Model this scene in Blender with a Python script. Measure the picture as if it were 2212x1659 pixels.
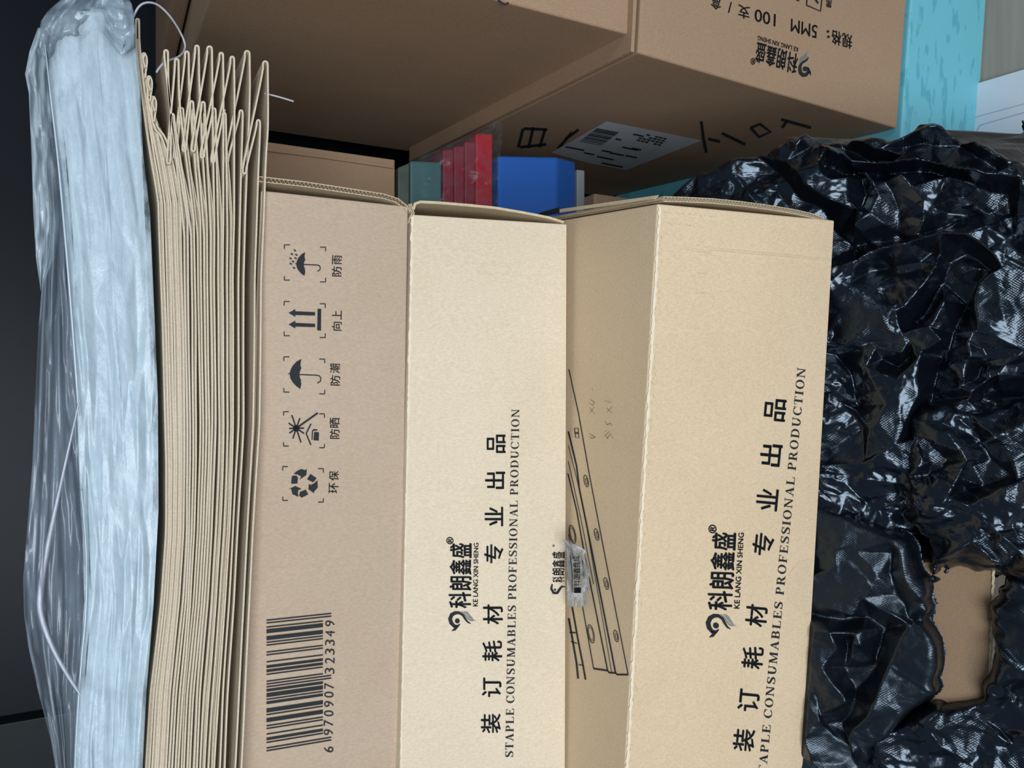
import bpy, bmesh, math, random
import numpy as np
from mathutils import Vector, Matrix
from mathutils.geometry import delaunay_2d_cdt
C = bpy.context.scene.collection
for _o in list(bpy.data.objects): bpy.data.objects.remove(_o)

# ------------------------------------------------------------------ camera, world, light, exposure
# The phone was held sideways: gravity points to the right edge of the picture.
FPX, CX, CY = 1661.0, 1106.0, 829.5
TH = math.radians(28.18)
CAM = np.array([0.0, 0.0, 1.15])
F = np.array([0, math.cos(TH), -math.sin(TH)])
R = np.array([0, -math.sin(TH), -math.cos(TH)])
U = np.array([1.0, 0, 0])
cd = bpy.data.cameras.new('camera'); cam = bpy.data.objects.new('camera', cd); C.objects.link(cam)
M3 = Matrix((R, U, -F)).transposed()
cam.matrix_world = Matrix.Translation(Vector(CAM)) @ M3.to_4x4()
cd.sensor_width = 36; cd.lens = 36 * FPX / 2212; cd.clip_start = .01
bpy.context.scene.camera = cam
sc = bpy.context.scene
sc.view_settings.view_transform = 'Standard'; sc.view_settings.look = 'None'
sc.view_settings.gamma = 1; sc.view_settings.use_curve_mapping = False
sc.view_settings.exposure = 0.0

w = bpy.data.worlds.new('world'); sc.world = w; w.use_nodes = True
w.node_tree.nodes['Background'].inputs[0].default_value = (.62, .80, 1.0, 1)
w.node_tree.nodes['Background'].inputs[1].default_value = .19

def area(name, loc, target, sx, sy, power, col):
    l = bpy.data.lights.new(name, 'AREA'); l.shape = 'RECTANGLE'; l.size = sx; l.size_y = sy
    l.energy = power; l.color = col
    o = bpy.data.objects.new(name, l); C.objects.link(o); o.location = loc
    o.rotation_euler = (Vector(target) - Vector(loc)).to_track_quat('-Z', 'Y').to_euler()
    return o
area('window_light', (-.40, -1.45, 1.50), (0, .5, .85), 1.2, 1.3, 51, (.90, .95, 1.0))
area('room_light', (1.5, -1.3, 1.9), (.1, .5, .8), .5, .9, 8, (.80, .91, 1.0))

# ------------------------------------------------------------------ pixel <-> place helpers
def ray(px, py):
    return F + R * ((px - CX) / FPX) + U * ((CY - py) / FPX)
def hit(px, py, P, n):
    d = ray(px, py); n = np.asarray(n, float)
    return CAM + d * (np.dot(np.asarray(P) - CAM, n) / np.dot(d, n))
def at_y(px, py, y):
    d = ray(px, py); return CAM + d * (y / d[1])
def to_px(p):
    q = p - CAM; d = q @ F
    return CX + FPX * (q @ R) / d, CY - FPX * (q @ U) / d

# ------------------------------------------------------------------ materials
def lin(c):
    return tuple(((x / 255) / 12.92 if x / 255 <= .04045 else ((x / 255 + .055) / 1.055) ** 2.4) for x in c) + (1,)
def mat(name, col, rough=.6, spec=.5, **kw):
    m = bpy.data.materials.new(name); m.use_nodes = True
    b = m.node_tree.nodes['Principled BSDF']
    b.inputs['Base Color'].default_value = lin(col); b.inputs['Roughness'].default_value = rough
    b.inputs['Specular IOR Level'].default_value = spec
    for k, v in kw.items(): b.inputs[k.replace('_', ' ')].default_value = v
    return m
def nd(m, t, **kw):
    n = m.node_tree.nodes.new(t)
    for k, v in kw.items(): setattr(n, k, v)
    return n
def varied(name, c1, c2, scale, rough=.6, spec=.3, bump=.0, bscale=None, stretch=(1, 1, 1), detail=6, lo=.35, hi=.65, bdist=.001):
    m = mat(name, c1, rough, spec); L = m.node_tree.links; b = m.node_tree.nodes['Principled BSDF']
    tc = nd(m, 'ShaderNodeTexCoord'); mp = nd(m, 'ShaderNodeMapping'); mp.inputs['Scale'].default_value = stretch
    L.new(tc.outputs['Object'], mp.inputs[0])
    n = nd(m, 'ShaderNodeTexNoise'); n.inputs['Scale'].default_value = scale; n.inputs['Detail'].default_value = detail
    L.new(mp.outputs[0], n.inputs[0])
    r = nd(m, 'ShaderNodeValToRGB'); r.color_ramp.elements[0].position = lo; r.color_ramp.elements[1].position = hi
    r.color_ramp.elements[0].color = lin(c1); r.color_ramp.elements[1].color = lin(c2)
    L.new(n.outputs[0], r.inputs[0]); L.new(r.outputs[0], b.inputs['Base Color'])
    if bump:
        n2 = nd(m, 'ShaderNodeTexNoise'); n2.inputs['Scale'].default_value = bscale or scale * 3; n2.inputs['Detail'].default_value = 4
        L.new(mp.outputs[0], n2.inputs[0])
        bp = nd(m, 'ShaderNodeBump'); bp.inputs['Strength'].default_value = bump; bp.inputs['Distance'].default_value = bdist
        L.new(n2.outputs[0], bp.inputs['Height']); L.new(bp.outputs[0], b.inputs['Normal'])
    return m
def card(name, c, k=9, mottle=6, flute=.06):
    """kraft board: fine paper fibre, slow mottling, faint fluting telegraphing through the liner"""
    m = mat(name, c, .78, .25); L = m.node_tree.links; b = m.node_tree.nodes['Principled BSDF']
    tc = nd(m, 'ShaderNodeTexCoord')
    n1 = nd(m, 'ShaderNodeTexNoise'); n1.inputs['Scale'].default_value = 700; n1.inputs['Detail'].default_value = 5; n1.inputs['Roughness'].default_value = .7
    n2 = nd(m, 'ShaderNodeTexNoise'); n2.inputs['Scale'].default_value = 9; n2.inputs['Detail'].default_value = 5
    mp = nd(m, 'ShaderNodeMapping'); mp.inputs['Rotation'].default_value = (0, .5, 0); mp.inputs['Scale'].default_value = (1, 1, .45)
    L.new(tc.outputs['Object'], mp.inputs[0]); L.new(mp.outputs[0], n1.inputs[0]); L.new(tc.outputs['Object'], n2.inputs[0])
    r1 = nd(m, 'ShaderNodeValToRGB'); e = r1.color_ramp.elements
    e[0].position, e[1].position = .34, .66
    e[0].color = lin([x - k for x in c]); e[1].color = lin([min(255, x + k) for x in c])
    L.new(n1.outputs[0], r1.inputs[0])
    r2 = nd(m, 'ShaderNodeValToRGB'); e = r2.color_ramp.elements
    e[0].position, e[1].position = .3, .7
    f0 = 1 - mottle / 100; e[0].color = (f0, f0 * .985, f0 * .96, 1); e[1].color = (1, 1, 1, 1)
    L.new(n2.outputs[0], r2.inputs[0])
    mx = nd(m, 'ShaderNodeMix', data_type='RGBA', blend_type='MULTIPLY'); mx.inputs[0].default_value = 1
    L.new(r1.outputs[0], mx.inputs[6]); L.new(r2.outputs[0], mx.inputs[7]); L.new(mx.outputs[2], b.inputs['Base Color'])
    wv = nd(m, 'ShaderNodeTexWave'); wv.bands_direction = 'X'; wv.inputs['Scale'].default_value = 38; wv.inputs['Distortion'].default_value = .6
    L.new(tc.outputs['Object'], wv.inputs[0])
    ad = nd(m, 'ShaderNodeMath', operation='MULTIPLY_ADD'); ad.inputs[1].default_value = flute
    L.new(wv.outputs[1], ad.inputs[0]); L.new(n1.outputs[0], ad.inputs[2])
    bp = nd(m, 'ShaderNodeBump'); bp.inputs['Strength'].default_value = .35; bp.inputs['Distance'].default_value = .0012
    L.new(ad.outputs[0], bp.inputs['Height']); L.new(bp.outputs[0], b.inputs['Normal'])
    return m
K1 = card('kraft_tan', (186, 165, 144), 7)
K2 = card('kraft_pale', (221, 205, 180), 9, 6, .12)
K3 = card('kraft_honey', (215, 192, 160), 9)
K3T = card('kraft_honey_liner', (200, 168, 130), 8)
KB = card('kraft_brown', (166, 138, 112), 6)
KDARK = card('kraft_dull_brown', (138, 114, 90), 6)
KIN = card('kraft_inner', (150, 120, 90), 8)
KBAG = card('kraft_paper', (206, 192, 170), 9, 8, 0)
KEDGE = card('kraft_cut_edge', (206, 188, 158), 14, 8, 0)
INK = mat('printing_ink', (33, 37, 41), .7, .3)
INKG = mat('grey_printing_ink', (120, 122, 124), .7, .3)
PEN = mat('pen_ink', (62, 58, 56), .7, .2)
WEAR = mat('scuffed_board_edge', (226, 213, 188), .9, .1)
SMUDGE = mat('grey_smudge', (146, 141, 135), .9, .1)
STAIN = card('faint_stain', (211, 189, 158), 9)

# ------------------------------------------------------------------ mesh helpers
def link(name, me, m, parent=None):
    o = bpy.data.objects.new(name, me); C.objects.link(o)
    if m: 
        for mm in (m if isinstance(m, (list, tuple)) else [m]): me.materials.append(mm)
    if parent: o.parent = parent
    return o
def mesh(name, vs, fs, m, parent=None, smooth=False, tri=False):
    me = bpy.data.meshes.new(name); me.from_pydata([tuple(v) for v in vs], [], fs); me.update()
    if smooth: me.polygons.foreach_set('use_smooth', [True] * len(me.polygons))
    return link(name, me, m, parent)
def bevel_mesh(name, vs, fs, m, parent, width, seg=2, smooth=True):
    bm = bmesh.new(); V = [bm.verts.new(tuple(v)) for v in vs]
    for f in fs: bm.faces.new([V[i] for i in f])
    bmesh.ops.recalc_face_normals(bm, faces=bm.faces)
    bmesh.ops.bevel(bm, geom=list(bm.edges), offset=width, segments=seg, affect='EDGES', profile=.6)
    me = bpy.data.meshes.new(name); bm.to_mesh(me); bm.free()
    return link(name, me, m, parent)
HEX = [(0, 1, 2, 3), (7, 6, 5, 4), (0, 4, 5, 1), (1, 5, 6, 2), (2, 6, 7, 3), (3, 7, 4, 0)]
def tag(o, label=None, cat=None, group=None, kind=None):
    if label: o['label'] = label
    if cat: o['category'] = cat
    if group: o['group'] = group
    if kind: o['kind'] = kind
    return o
def thing(name, label, cat, loc, group=None):
    o = bpy.data.objects.new(name, None); C.objects.link(o); o.empty_display_size = .02
    tag(o, label, cat, group); o.location = tuple(loc); return o
def fix_parent(root):
    """parts are modelled in world space; keep them there under their thing"""
    for ch in root.children:
        ch.matrix_parent_inverse = Matrix.Translation(root.location).inverted()
        for g in ch.children: g.matrix_parent_inverse = Matrix.Identity(4)

class Ink:
    """flat print traced on a plane: polygons and strokes given in photograph pixels, lying just proud of the board"""
    def __init__(s, P, n, off=.00035):
        s.n = np.array(n) / np.linalg.norm(n); s.P = np.array(P) + s.n * off; s.v = []; s.f = []
    def add(s, pts, faces):
        b = len(s.v); s.v += [hit(x, y, s.P, s.n) for x, y in pts]; s.f += [tuple(b + i for i in f) for f in faces]
    def stroke(s, pts, wd, closed=False):
        P = [np.array(p, float) for p in pts]; n = len(P)
        if not hasattr(wd, '__len__'): wd = [wd] * n
        wd = np.interp(np.linspace(0, 1, n), np.linspace(0, 1, len(wd)), wd)
        L = []
        for i in range(n):
            a = P[(i - 1) % n] if (i > 0 or closed) else P[i]; c = P[(i + 1) % n] if (i < n - 1 or closed) else P[i]
            t = c - a; t /= (np.linalg.norm(t) + 1e-9); q = np.array([-t[1], t[0]]) * wd[i] / 2
            L += [P[i] + q, P[i] - q]
        fs = [(2 * i, 2 * i + 1, 2 * i + 3, 2 * i + 2) for i in range(n - 1)]
        if closed: fs.append((2 * n - 2, 2 * n - 1, 1, 0))
        s.add(L, fs)
    def poly(s, pts):
        pts = [tuple(p) for p in pts]
        from mathutils.geometry import tessellate_polygon
        tr = tessellate_polygon([[Vector((x, y, 0)) for x, y in pts]])
        s.add(pts, [tuple(t) for t in tr])
    def disc(s, x, y, r, n=18):
        s.poly([(x + r * math.cos(a), y + r * math.sin(a)) for a in np.linspace(0, 2 * math.pi, n, endpoint=False)])
    def ring(s, x, y, rx, ry, wd, n=24, rot=0):
        c, q = math.cos(rot), math.sin(rot)
        s.stroke([(x + rx * math.cos(a) * c - ry * math.sin(a) * q, y + rx * math.cos(a) * q + ry * math.sin(a) * c) for a in np.linspace(0, 2 * math.pi, n, endpoint=False)], wd, True)
    def text(s, body, quad, bold=.012, glyphs=None):
        """quad: pixel positions of the text's bottom-left, bottom-right, top-right, top-left"""
        vs, fs = glyphs(body) if glyphs else text_geo(body, bold)
        lo, hi = vs.min(0), vs.max(0); uv = (vs - lo) / (hi - lo + 1e-9)
        Q = [np.array(q, float) for q in quad]
        u, v = uv[:, :1], uv[:, 1:2]
        P = Q[0] * (1 - u) * (1 - v) + Q[1] * u * (1 - v) + Q[2] * u * v + Q[3] * (1 - u) * v
        s.add([tuple(p) for p in P], fs)
    def char(s, ch, cx, cy, along, up, slope=0.0, bold=.02, dirn='up'):
        """one character centred at a pixel, reading towards the picture's top (text runs up)"""
        a = np.array([slope, -1.0]); a /= np.linalg.norm(a); g = np.array([a[1], -a[0]])  # glyph-up = picture left
        c = np.array([cx, cy], float); A = a * along / 2; G = g * up / 2
        s.text(ch, (c - A - G, c + A - G, c + A + G, c - A + G), bold)
    def build(s, name, m, parent):
        o = mesh(name, s.v, s.f, m, parent) if s.v else None
        s.v, s.f = [], []; return o
_tc = {}
def text_geo(body, bold):
    k = (body, bold)
    if k in _tc: return _tc[k]
    cu = bpy.data.curves.new('lettering', 'FONT'); cu.body = body; cu.size = 1; cu.offset = bold; cu.resolution_u = 3
    cu.offset = 0; bold_cjk = max(0, bold)
    o = bpy.data.objects.new('lettering', cu); C.objects.link(o)
    dg = bpy.context.evaluated_depsgraph_get(); dg.update()
    me = bpy.data.meshes.new_from_object(o.evaluated_get(dg))
    vs = np.array([v.co[:2] for v in me.vertices]); fs = [tuple(p.vertices) for p in me.polygons]
    bpy.data.objects.remove(o); bpy.data.curves.remove(cu); bpy.data.meshes.remove(me)
    if bold_cjk:
        n0, v0, f0 = len(vs), vs, fs; vs = v0; fs = list(f0); q = bold_cjk * .75
        for k, (dx, dy) in enumerate(((q, 0), (-q, 0), (0, q * .7), (0, -q * .7))):
            vs = np.concatenate([vs, v0 + (dx, dy)]); fs += [tuple(i + n0 * (k + 1) for i in f) for f in f0]
    _tc[k] = (vs, fs); return _tc[k]

# serif capitals drawn stroke by stroke (unit cap height)
def serif_text(body):
    V, Fc = [], []
    def quad(a, b, c, d):
        i = len(V); V.extend([a, b, c, d]); Fc.append((i, i + 1, i + 2, i + 3))
    def rect(x0, y0, x1, y1): quad((x0, y0), (x1, y0), (x1, y1), (x0, y1))
    def arc(cx, cy, rx, ry, a0, a1, tv, th, n=14):
        P = []
        for i in range(n + 1):
            a = math.radians(a0 + (a1 - a0) * i / n); c, s_ = math.cos(a), math.sin(a)
            P.append(((cx + rx * c, cy + ry * s_), (cx + (rx - tv) * c, cy + (ry - th) * s_)))
        for i in range(n): quad(P[i][0], P[i + 1][0], P[i + 1][1], P[i][1])
    def line(x0, y0, x1, y1, w_): quad((x0 - w_ / 2, y0), (x0 + w_ / 2, y0), (x1 + w_ / 2, y1), (x1 - w_ / 2, y1))
    T, t, S = .17, .07, .05
    x = 0.0
    def serif(cx, y, wd=.34): rect(cx - wd / 2, y if y == 0 else y - S, cx + wd / 2, S if y == 0 else y)
    for ch in body:
        o = x
        def st(cx, y0=0, y1=1, w_=T): rect(cx - w_ / 2, y0, cx + w_ / 2, y1)
        if ch == ' ': x += .42; continue
        if ch == 'I': st(o + .18); serif(o + .18, 0); serif(o + .18, 1); w_ = .36
        elif ch == 'L':
            st(o + .2); serif(o + .2, 0); serif(o + .2, 1); rect(o + .2, 0, o + .66, S); line(o + .66, 0, o + .69, .28, .06); w_ = .72
        elif ch in 'EF':
            st(o + .2); serif(o + .2, 0); serif(o + .2, 1); rect(o + .2, 1 - S, o + .64, 1); line(o + .63, .76, o + .63, 1, .05)
            rect(o + .2, .49, o + .5, .54); line(o + .5, .38, o + .5, .65, .05)
            if ch == 'E': rect(o + .2, 0, o + .66, S); line(o + .66, 0, o + .69, .27, .06)
            w_ = .72 if ch == 'E' else .67
        elif ch == 'T':
            st(o + .36); serif(o + .36, 0); rect(o + .02, 1 - S, o + .7, 1); line(o + .04, .74, o + .04, 1, .05); line(o + .68, .74, o + .68, 1, .05); w_ = .72
        elif ch in 'PRB':
            st(o + .2); serif(o + .2, 0); serif(o + .2, 1)
            rect(o + .2, .95, o + .42, 1); rect(o + .2, .47, o + .42, .52); arc(o + .42, .735, .25, .265, -90, 90, T, S)
            if ch == 'R': quad((o + .36, .48), (o + .52, .48), (o + .78, 0), (o + .6, 0)); rect(o + .6, 0, o + .86, S)
            if ch == 'B': rect(o + .2, 0, o + .42, S); arc(o + .42, .26, .29, .26, -90, 90, T, S)
            w_ = {'P': .7, 'R': .84, 'B': .75}[ch]
        elif ch == 'D':
            st(o + .2); serif(o + .2, 0); serif(o + .2, 1); rect(o + .2, .95, o + .4, 1); rect(o + .2, 0, o + .4, S)
            arc(o + .4, .5, .41, .5, -90, 90, T, S, 18); w_ = .84
        elif ch in 'OC':
            if ch == 'O': arc(o + .42, .5, .4, .53, 0, 360, T, .05, 28); w_ = .84
            else:
                arc(o + .43, .5, .4, .53, 42, 318, T, .05, 22); line(o + .74, .66, o + .74, 1.0, .05); line(o + .76, .1, o + .7, .2, .06); w_ = .8
        elif ch == 'U':
            st(o + .2, .35); serif(o + .2, 1); rect(o + .66, .35, o + .73, 1); serif(o + .69, 1, .26)
            arc(o + .42, .37, .305, .39, 180, 360, T, .07, 16); w_ = .84
        elif ch == 'A':
            quad((o + .1, 0), (o + .17, 0), (o + .43, 1), (o + .37, 1)); quad((o + .56, 0), (o + .76, 0), (o + .46, 1), (o + .34, 1))
            rect(o + .22, .3, o + .62, .35); serif(o + .13, 0, .28); serif(o + .67, 0, .32); w_ = .82
        elif ch == 'N':
            rect(o + .12, 0, o + .19, 1); rect(o + .7, 0, o + .77, 1); quad((o + .08, 1), (o + .27, 1), (o + .77, 0), (o + .66, 0))
            serif(o + .155, 0, .28); serif(o + .12, 1, .24); serif(o + .735, 1, .28); w_ = .9
        elif ch == 'M':
            rect(o + .12, 0, o + .19, 1); st(o + .86); quad((o + .1, 1), (o + .29, 1), (o + .56, 0), (o + .46, 0)); quad((o + .46, 0), (o + .53, 0), (o + .84, 1), (o + .77, 1))
            serif(o + .155, 0, .28); serif(o + .13, 1, .22); serif(o + .86, 0); serif(o + .88, 1, .26); w_ = 1.04
        elif ch == 'S':
            pts = [(.56, .80), (.50, .93), (.34, .99), (.16, .93), (.10, .78), (.18, .62), (.36, .50), (.52, .38), (.58, .23), (.50, .08), (.32, .01), (.16, .06), (.09, .2)]
            wd = [.05, .06, .06, .12, .16, .18, .19, .18, .16, .12, .06, .06, .05]; prev = None
            for i, (a, b) in enumerate(pts):
                p0 = pts[max(0, i - 1)]; p1 = pts[min(len(pts) - 1, i + 1)]; dx, dy = p1[0] - p0[0], p1[1] - p0[1]; l = math.hypot(dx, dy)
                q = (-dy / l * wd[i] / 2, dx / l * wd[i] / 2); cur = ((o + a + q[0], b + q[1]), (o + a - q[0], b - q[1]))
                if prev: quad(prev[0], cur[0], cur[1], prev[1])
                prev = cur
            line(o + .56, .7, o + .57, 1.0, .05); line(o + .09, 0, o + .1, .3, .05); w_ = .66
        x += w_ + .14
    V = np.array(V); V[:, 1] = np.clip(V[:, 1], -.02, 1.02)
    return V, Fc

# ------------------------------------------------------------------ crumple field (piecewise planar facets with sharp creases)
def facet(pts, hs, edges, X, Y):
    """linear interpolation over a constrained Delaunay net, sampled on the regular grid X[i], Y[j]"""
    vv, ee, ff, ov, oe, of = delaunay_2d_cdt([Vector((float(a), float(b))) for a, b in pts], edges, [], 0, 1e-7)
    H = np.array([np.mean([hs[k] for k in o]) if len(o) else np.nan for o in ov])
    P = np.array([tuple(v) for v in vv])
    for i in np.where(np.isnan(H))[0]:
        d = ((P - P[i]) ** 2).sum(1); d[np.isnan(H)] = 9e9; H[i] = H[d.argmin()]
    out = np.zeros((len(X), len(Y))); dx, dy = X[1] - X[0], Y[1] - Y[0]
    for t in ff:
        for k in range(1, len(t) - 1):
            a, b, c = P[t[0]], P[t[k]], P[t[k + 1]]
            i0 = max(0, int(math.floor((min(a[0], b[0], c[0]) - X[0]) / dx))); i1 = min(len(X), int(math.ceil((max(a[0], b[0], c[0]) - X[0]) / dx)) + 1)
            j0 = max(0, int(math.floor((min(a[1], b[1], c[1]) - Y[0]) / dy))); j1 = min(len(Y), int(math.ceil((max(a[1], b[1], c[1]) - Y[0]) / dy)) + 1)
            if i0 >= i1 or j0 >= j1: continue
            gx, gy = np.meshgrid(X[i0:i1], Y[j0:j1], indexing='ij')
            det = (b[1] - c[1]) * (a[0] - c[0]) + (c[0] - b[0]) * (a[1] - c[1])
            if abs(det) < 1e-14: continue
            l1 = ((b[1] - c[1]) * (gx - c[0]) + (c[0] - b[0]) * (gy - c[1])) / det
            l2 = ((c[1] - a[1]) * (gx - c[0]) + (a[0] - c[0]) * (gy - c[1])) / det
            l3 = 1 - l1 - l2; m_ = (l1 >= -1e-6) & (l2 >= -1e-6) & (l3 >= -1e-6)
            sub = out[i0:i1, j0:j1]; val = l1 * H[t[0]] + l2 * H[t[k]] + l3 * H[t[k + 1]]; sub[m_] = val[m_]
    return out
def blur(a, n=1):
    for _ in range(n):
        p = np.pad(a, 1, mode='edge'); a = (p[1:-1, 1:-1] * 4 + (p[:-2, 1:-1] + p[2:, 1:-1] + p[1:-1, :-2] + p[1:-1, 2:]) * 2 + p[:-2, :-2] + p[2:, 2:] + p[:-2, 2:] + p[2:, :-2]) / 16
    return a
def rand_facet(rng, X, Y, sp, amp, ang=0, st=1.0):
    """random facets, optionally stretched along an angle"""
    x0, x1, y0, y1 = X[0], X[-1], Y[0], Y[-1]; cx, cy = (x0 + x1) / 2, (y0 + y1) / 2; r = math.hypot(x1 - x0, y1 - y0) * .62
    n = int((2 * r) ** 2 / (sp * sp * st)) + 8
    q = rng.uniform(-r, r, (n, 2)); q[:, 0] *= 1; c, s = math.cos(ang), math.sin(ang)
    k = math.sqrt(st); q = np.stack([q[:, 0] * 1, q[:, 1] * 1], 1)
    q = q.copy(); q = q[np.abs(q[:, 0]) < r]
    # net is built in squeezed space, heights alternate in sign for sharp relief
    P = np.stack([cx + q[:, 0] * c - q[:, 1] * s, cy + q[:, 0] * s + q[:, 1] * c], 1)
    if st > 1:
        # short crease edges along the stretch direction
        L = sp * st * .5; A = P - np.array([c, s]) * L; B = P + np.array([c, s]) * L
        hs = rng.normal(0, amp, len(P)); P2 = np.concatenate([A, B]); H = np.concatenate([hs, hs * .7 + rng.normal(0, amp * .3, len(P))])
        return facet(P2, H, [], X, Y)
    H = rng.choice([-1, 1], len(P)) * rng.uniform(.3, 1, len(P)) * amp
    return facet(P, H, [], X, Y)
def ridged(rng, shape, X, Y, wl, amp, octv=2):
    out = np.zeros(shape); gx, gy = np.meshgrid(X, Y, indexing='ij')
    for o in range(octv):
        s = np.zeros(shape)
        for _ in range(5):
            a = rng.uniform(0, math.pi * 2); k = 2 * math.pi / (wl * rng.uniform(.6, 1.6))
            wob = np.sin(gx * k * .31 + rng.uniform(0, 6)) * 1.7 + np.sin(gy * k * .37 + rng.uniform(0, 6)) * 1.7
            s += np.sin((gx * math.cos(a) + gy * math.sin(a)) * k + wob + rng.uniform(0, 6))
        out += (1 - np.abs(s / 2.2)) * amp; wl *= .5; amp *= .5
    return out

# ------------------------------------------------------------------ the setting: floor and cupboard walls
WFLOOR = varied('grey_wood_floor', (150, 138, 128), (166, 154, 142), 6, .55, .4, .2, 90, (1, 12, 1))
WDARK = varied('dark_slate_panel', (12, 17, 25), (17, 23, 31), 3, .42, .14)
WDARK2 = varied('dark_green_grey_panel', (26, 35, 36), (32, 40, 40), 3, .5, .2)
def block(name, x0, x1, y0, y1, z0, z1, m, parent=None, bev=.001, kind=None):
    vs = [(x0, y0, z0), (x1, y0, z0), (x1, y0, z1), (x0, y0, z1), (x0, y1, z0), (x1, y1, z0), (x1, y1, z1), (x0, y1, z1)]
    o = bevel_mesh(name, vs, [(0, 1, 2, 3), (7, 6, 5, 4), (0, 4, 5, 1), (1, 5, 6, 2), (2, 6, 7, 3), (3, 7, 4, 0)], m, parent, bev)
    if kind: o['kind'] = kind
    return o
FZ = 0.10
block('floor', -1.2, 1.6, -.6, 1.5, -.02 + FZ - .02, FZ, WFLOOR, bev=.0005, kind='structure')
block('wall_back', -.515, 1.6, 1.42, 1.46, FZ, 2.0, WDARK, bev=.002, kind='structure')
block('wall_left', -1.2, -.519, 1.40, 1.44, FZ, 2.0, WDARK2, bev=.002, kind='structure')
block('wall_right', 1.2, 1.24, .3, 1.42, FZ, 2.0, WDARK, bev=.002, kind='structure')

# ------------------------------------------------------------------ cardboard boxes
H0 = 1.15
def rotm(yaw, a, b):
    cy, sy = math.cos(yaw), math.sin(yaw); Rz = np.array([[cy, -sy, 0], [sy, cy, 0], [0, 0, 1]])
    ca, sa = math.cos(a), math.sin(a); Ry = np.array([[ca, 0, sa], [0, 1, 0], [-sa, 0, ca]])
    cb, sb = math.cos(b), math.sin(b); Rx = np.array([[1, 0, 0], [0, cb, -sb], [0, sb, cb]])
    return Rz @ Ry @ Rx
class Pose:
    def __init__(s, x, y, z, yaw, a, b):
        s.P = np.array([x, y, z + H0]); s.M = rotm(*[math.radians(v) for v in (yaw, a, b)])
        s.u, s.w, s.v = s.M[:, 0], s.M[:, 1], s.M[:, 2]
    def front(s, px, py, off=0): return hit(px, py, s.P - s.w * off, s.w)
P1 = Pose(.1453, .6017, -.1093, -2.6, .13, .08)
P2 = Pose(.1433, .6000, -.2253, -1.59, .06, -.3)
P3 = Pose(.1448, .4780, -.3822, -5.52, -.91, .19)
PB = Pose(.3314, .6192, -.4762, -3.96, 1.03, .89)
PA = Pose(.3510, .6254, -.4692, -4.35, -.14, -.13)

def box_body(name, P, px4, depth, m, parent, bev=.0016, left_end=True, inset=None):
    """px4: front face corners in the photo (near-end top, near-end bottom, far bottom, far top)"""
    q = [P.front(*p) for p in px4]
    vs = q + [c + P.w * depth for c in q]
    return bevel_mesh(name, vs, HEX, m, parent, bev, 3), q
def flap(name, pts, y_of, depth, m, th=.0032, parent=None, flute=.0031, wdir=None):
    """corrugated flap seen edge-on: two liners with a wavy flute between, run back into the scene.
       pts are photo pixels of its centre line on the plane through y_of"""
    L = [at_y(x, y, y_of) if np.isscalar(y_of) else hit(x, y, y_of.P, y_of.w) for x, y in pts]
    wd = np.array([0, 1, 0.]) if wdir is None else wdir
    # resample
    seg = [0]; 
    for a, b in zip(L[:-1], L[1:]): seg.append(seg[-1] + np.linalg.norm(b - a))
    n = max(6, int(seg[-1] / flute * 6)); s_ = np.linspace(0, seg[-1], n); pts3 = np.stack([np.interp(s_, seg, [p[k] for p in L]) for k in range(3)], 1)
    tg = np.gradient(pts3, axis=0); tg /= np.linalg.norm(tg, axis=1)[:, None]
    nm = np.cross(tg, wd); nm /= np.linalg.norm(nm, axis=1)[:, None]
    vs, fs = [], []
    def ribbon(off, t):
        b = len(vs)
        for i in range(n):
            for o_, d_ in ((off[i] + t, 0), (off[i] - t, 0), (off[i] - t, depth), (off[i] + t, depth)):
                vs.append(pts3[i] + nm[i] * o_ + wd * d_)
        for i in range(n - 1):
            for k in range(4):
                fs.append((b + 4 * i + k, b + 4 * i + (k + 1) % 4, b + 4 * i + 4 + (k + 1) % 4, b + 4 * i + 4 + k))
        fs.append((b, b + 3, b + 2, b + 1)); e = b + 4 * (n - 1); fs.append((e, e + 1, e + 2, e + 3))
    ribbon(np.full(n, th / 2), .00028); ribbon(np.full(n, -th / 2), .00028)
    ribbon(np.sin(s_ / flute * 2 * math.pi) * (th / 2 - .0004), .00016)
    return mesh(name, vs, fs, m, parent)
def sheet_edge(name, pts, plane, th, depth, m, parent, wdir):
    """a single board edge (no flutes visible)"""
    L = [hit(x, y, plane.P, plane.w) if isinstance(plane, Pose) else at_y(x, y, plane) for x, y in pts]
    vs, fs = [], []; n = len(L); L = np.array(L); tg = np.gradient(L, axis=0); tg /= np.linalg.norm(tg, axis=1)[:, None]
    nm = np.cross(tg, wdir); nm /= np.linalg.norm(nm, axis=1)[:, None]
    for i in range(n):
        for o_, d_ in ((th / 2, 0), (-th / 2, 0), (-th / 2, depth), (th / 2, depth)): vs.append(L[i] + nm[i] * o_ + wdir * d_)
    for i in range(n - 1):
        for k in range(4): fs.append((4 * i + k, 4 * i + (k + 1) % 4, 4 * i + 4 + (k + 1) % 4, 4 * i + 4 + k))
    fs.append((0, 3, 2, 1)); e = 4 * (n - 1); fs.append((e, e + 1, e + 2, e + 3))
    return mesh(name, vs, fs, m, parent)

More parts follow.
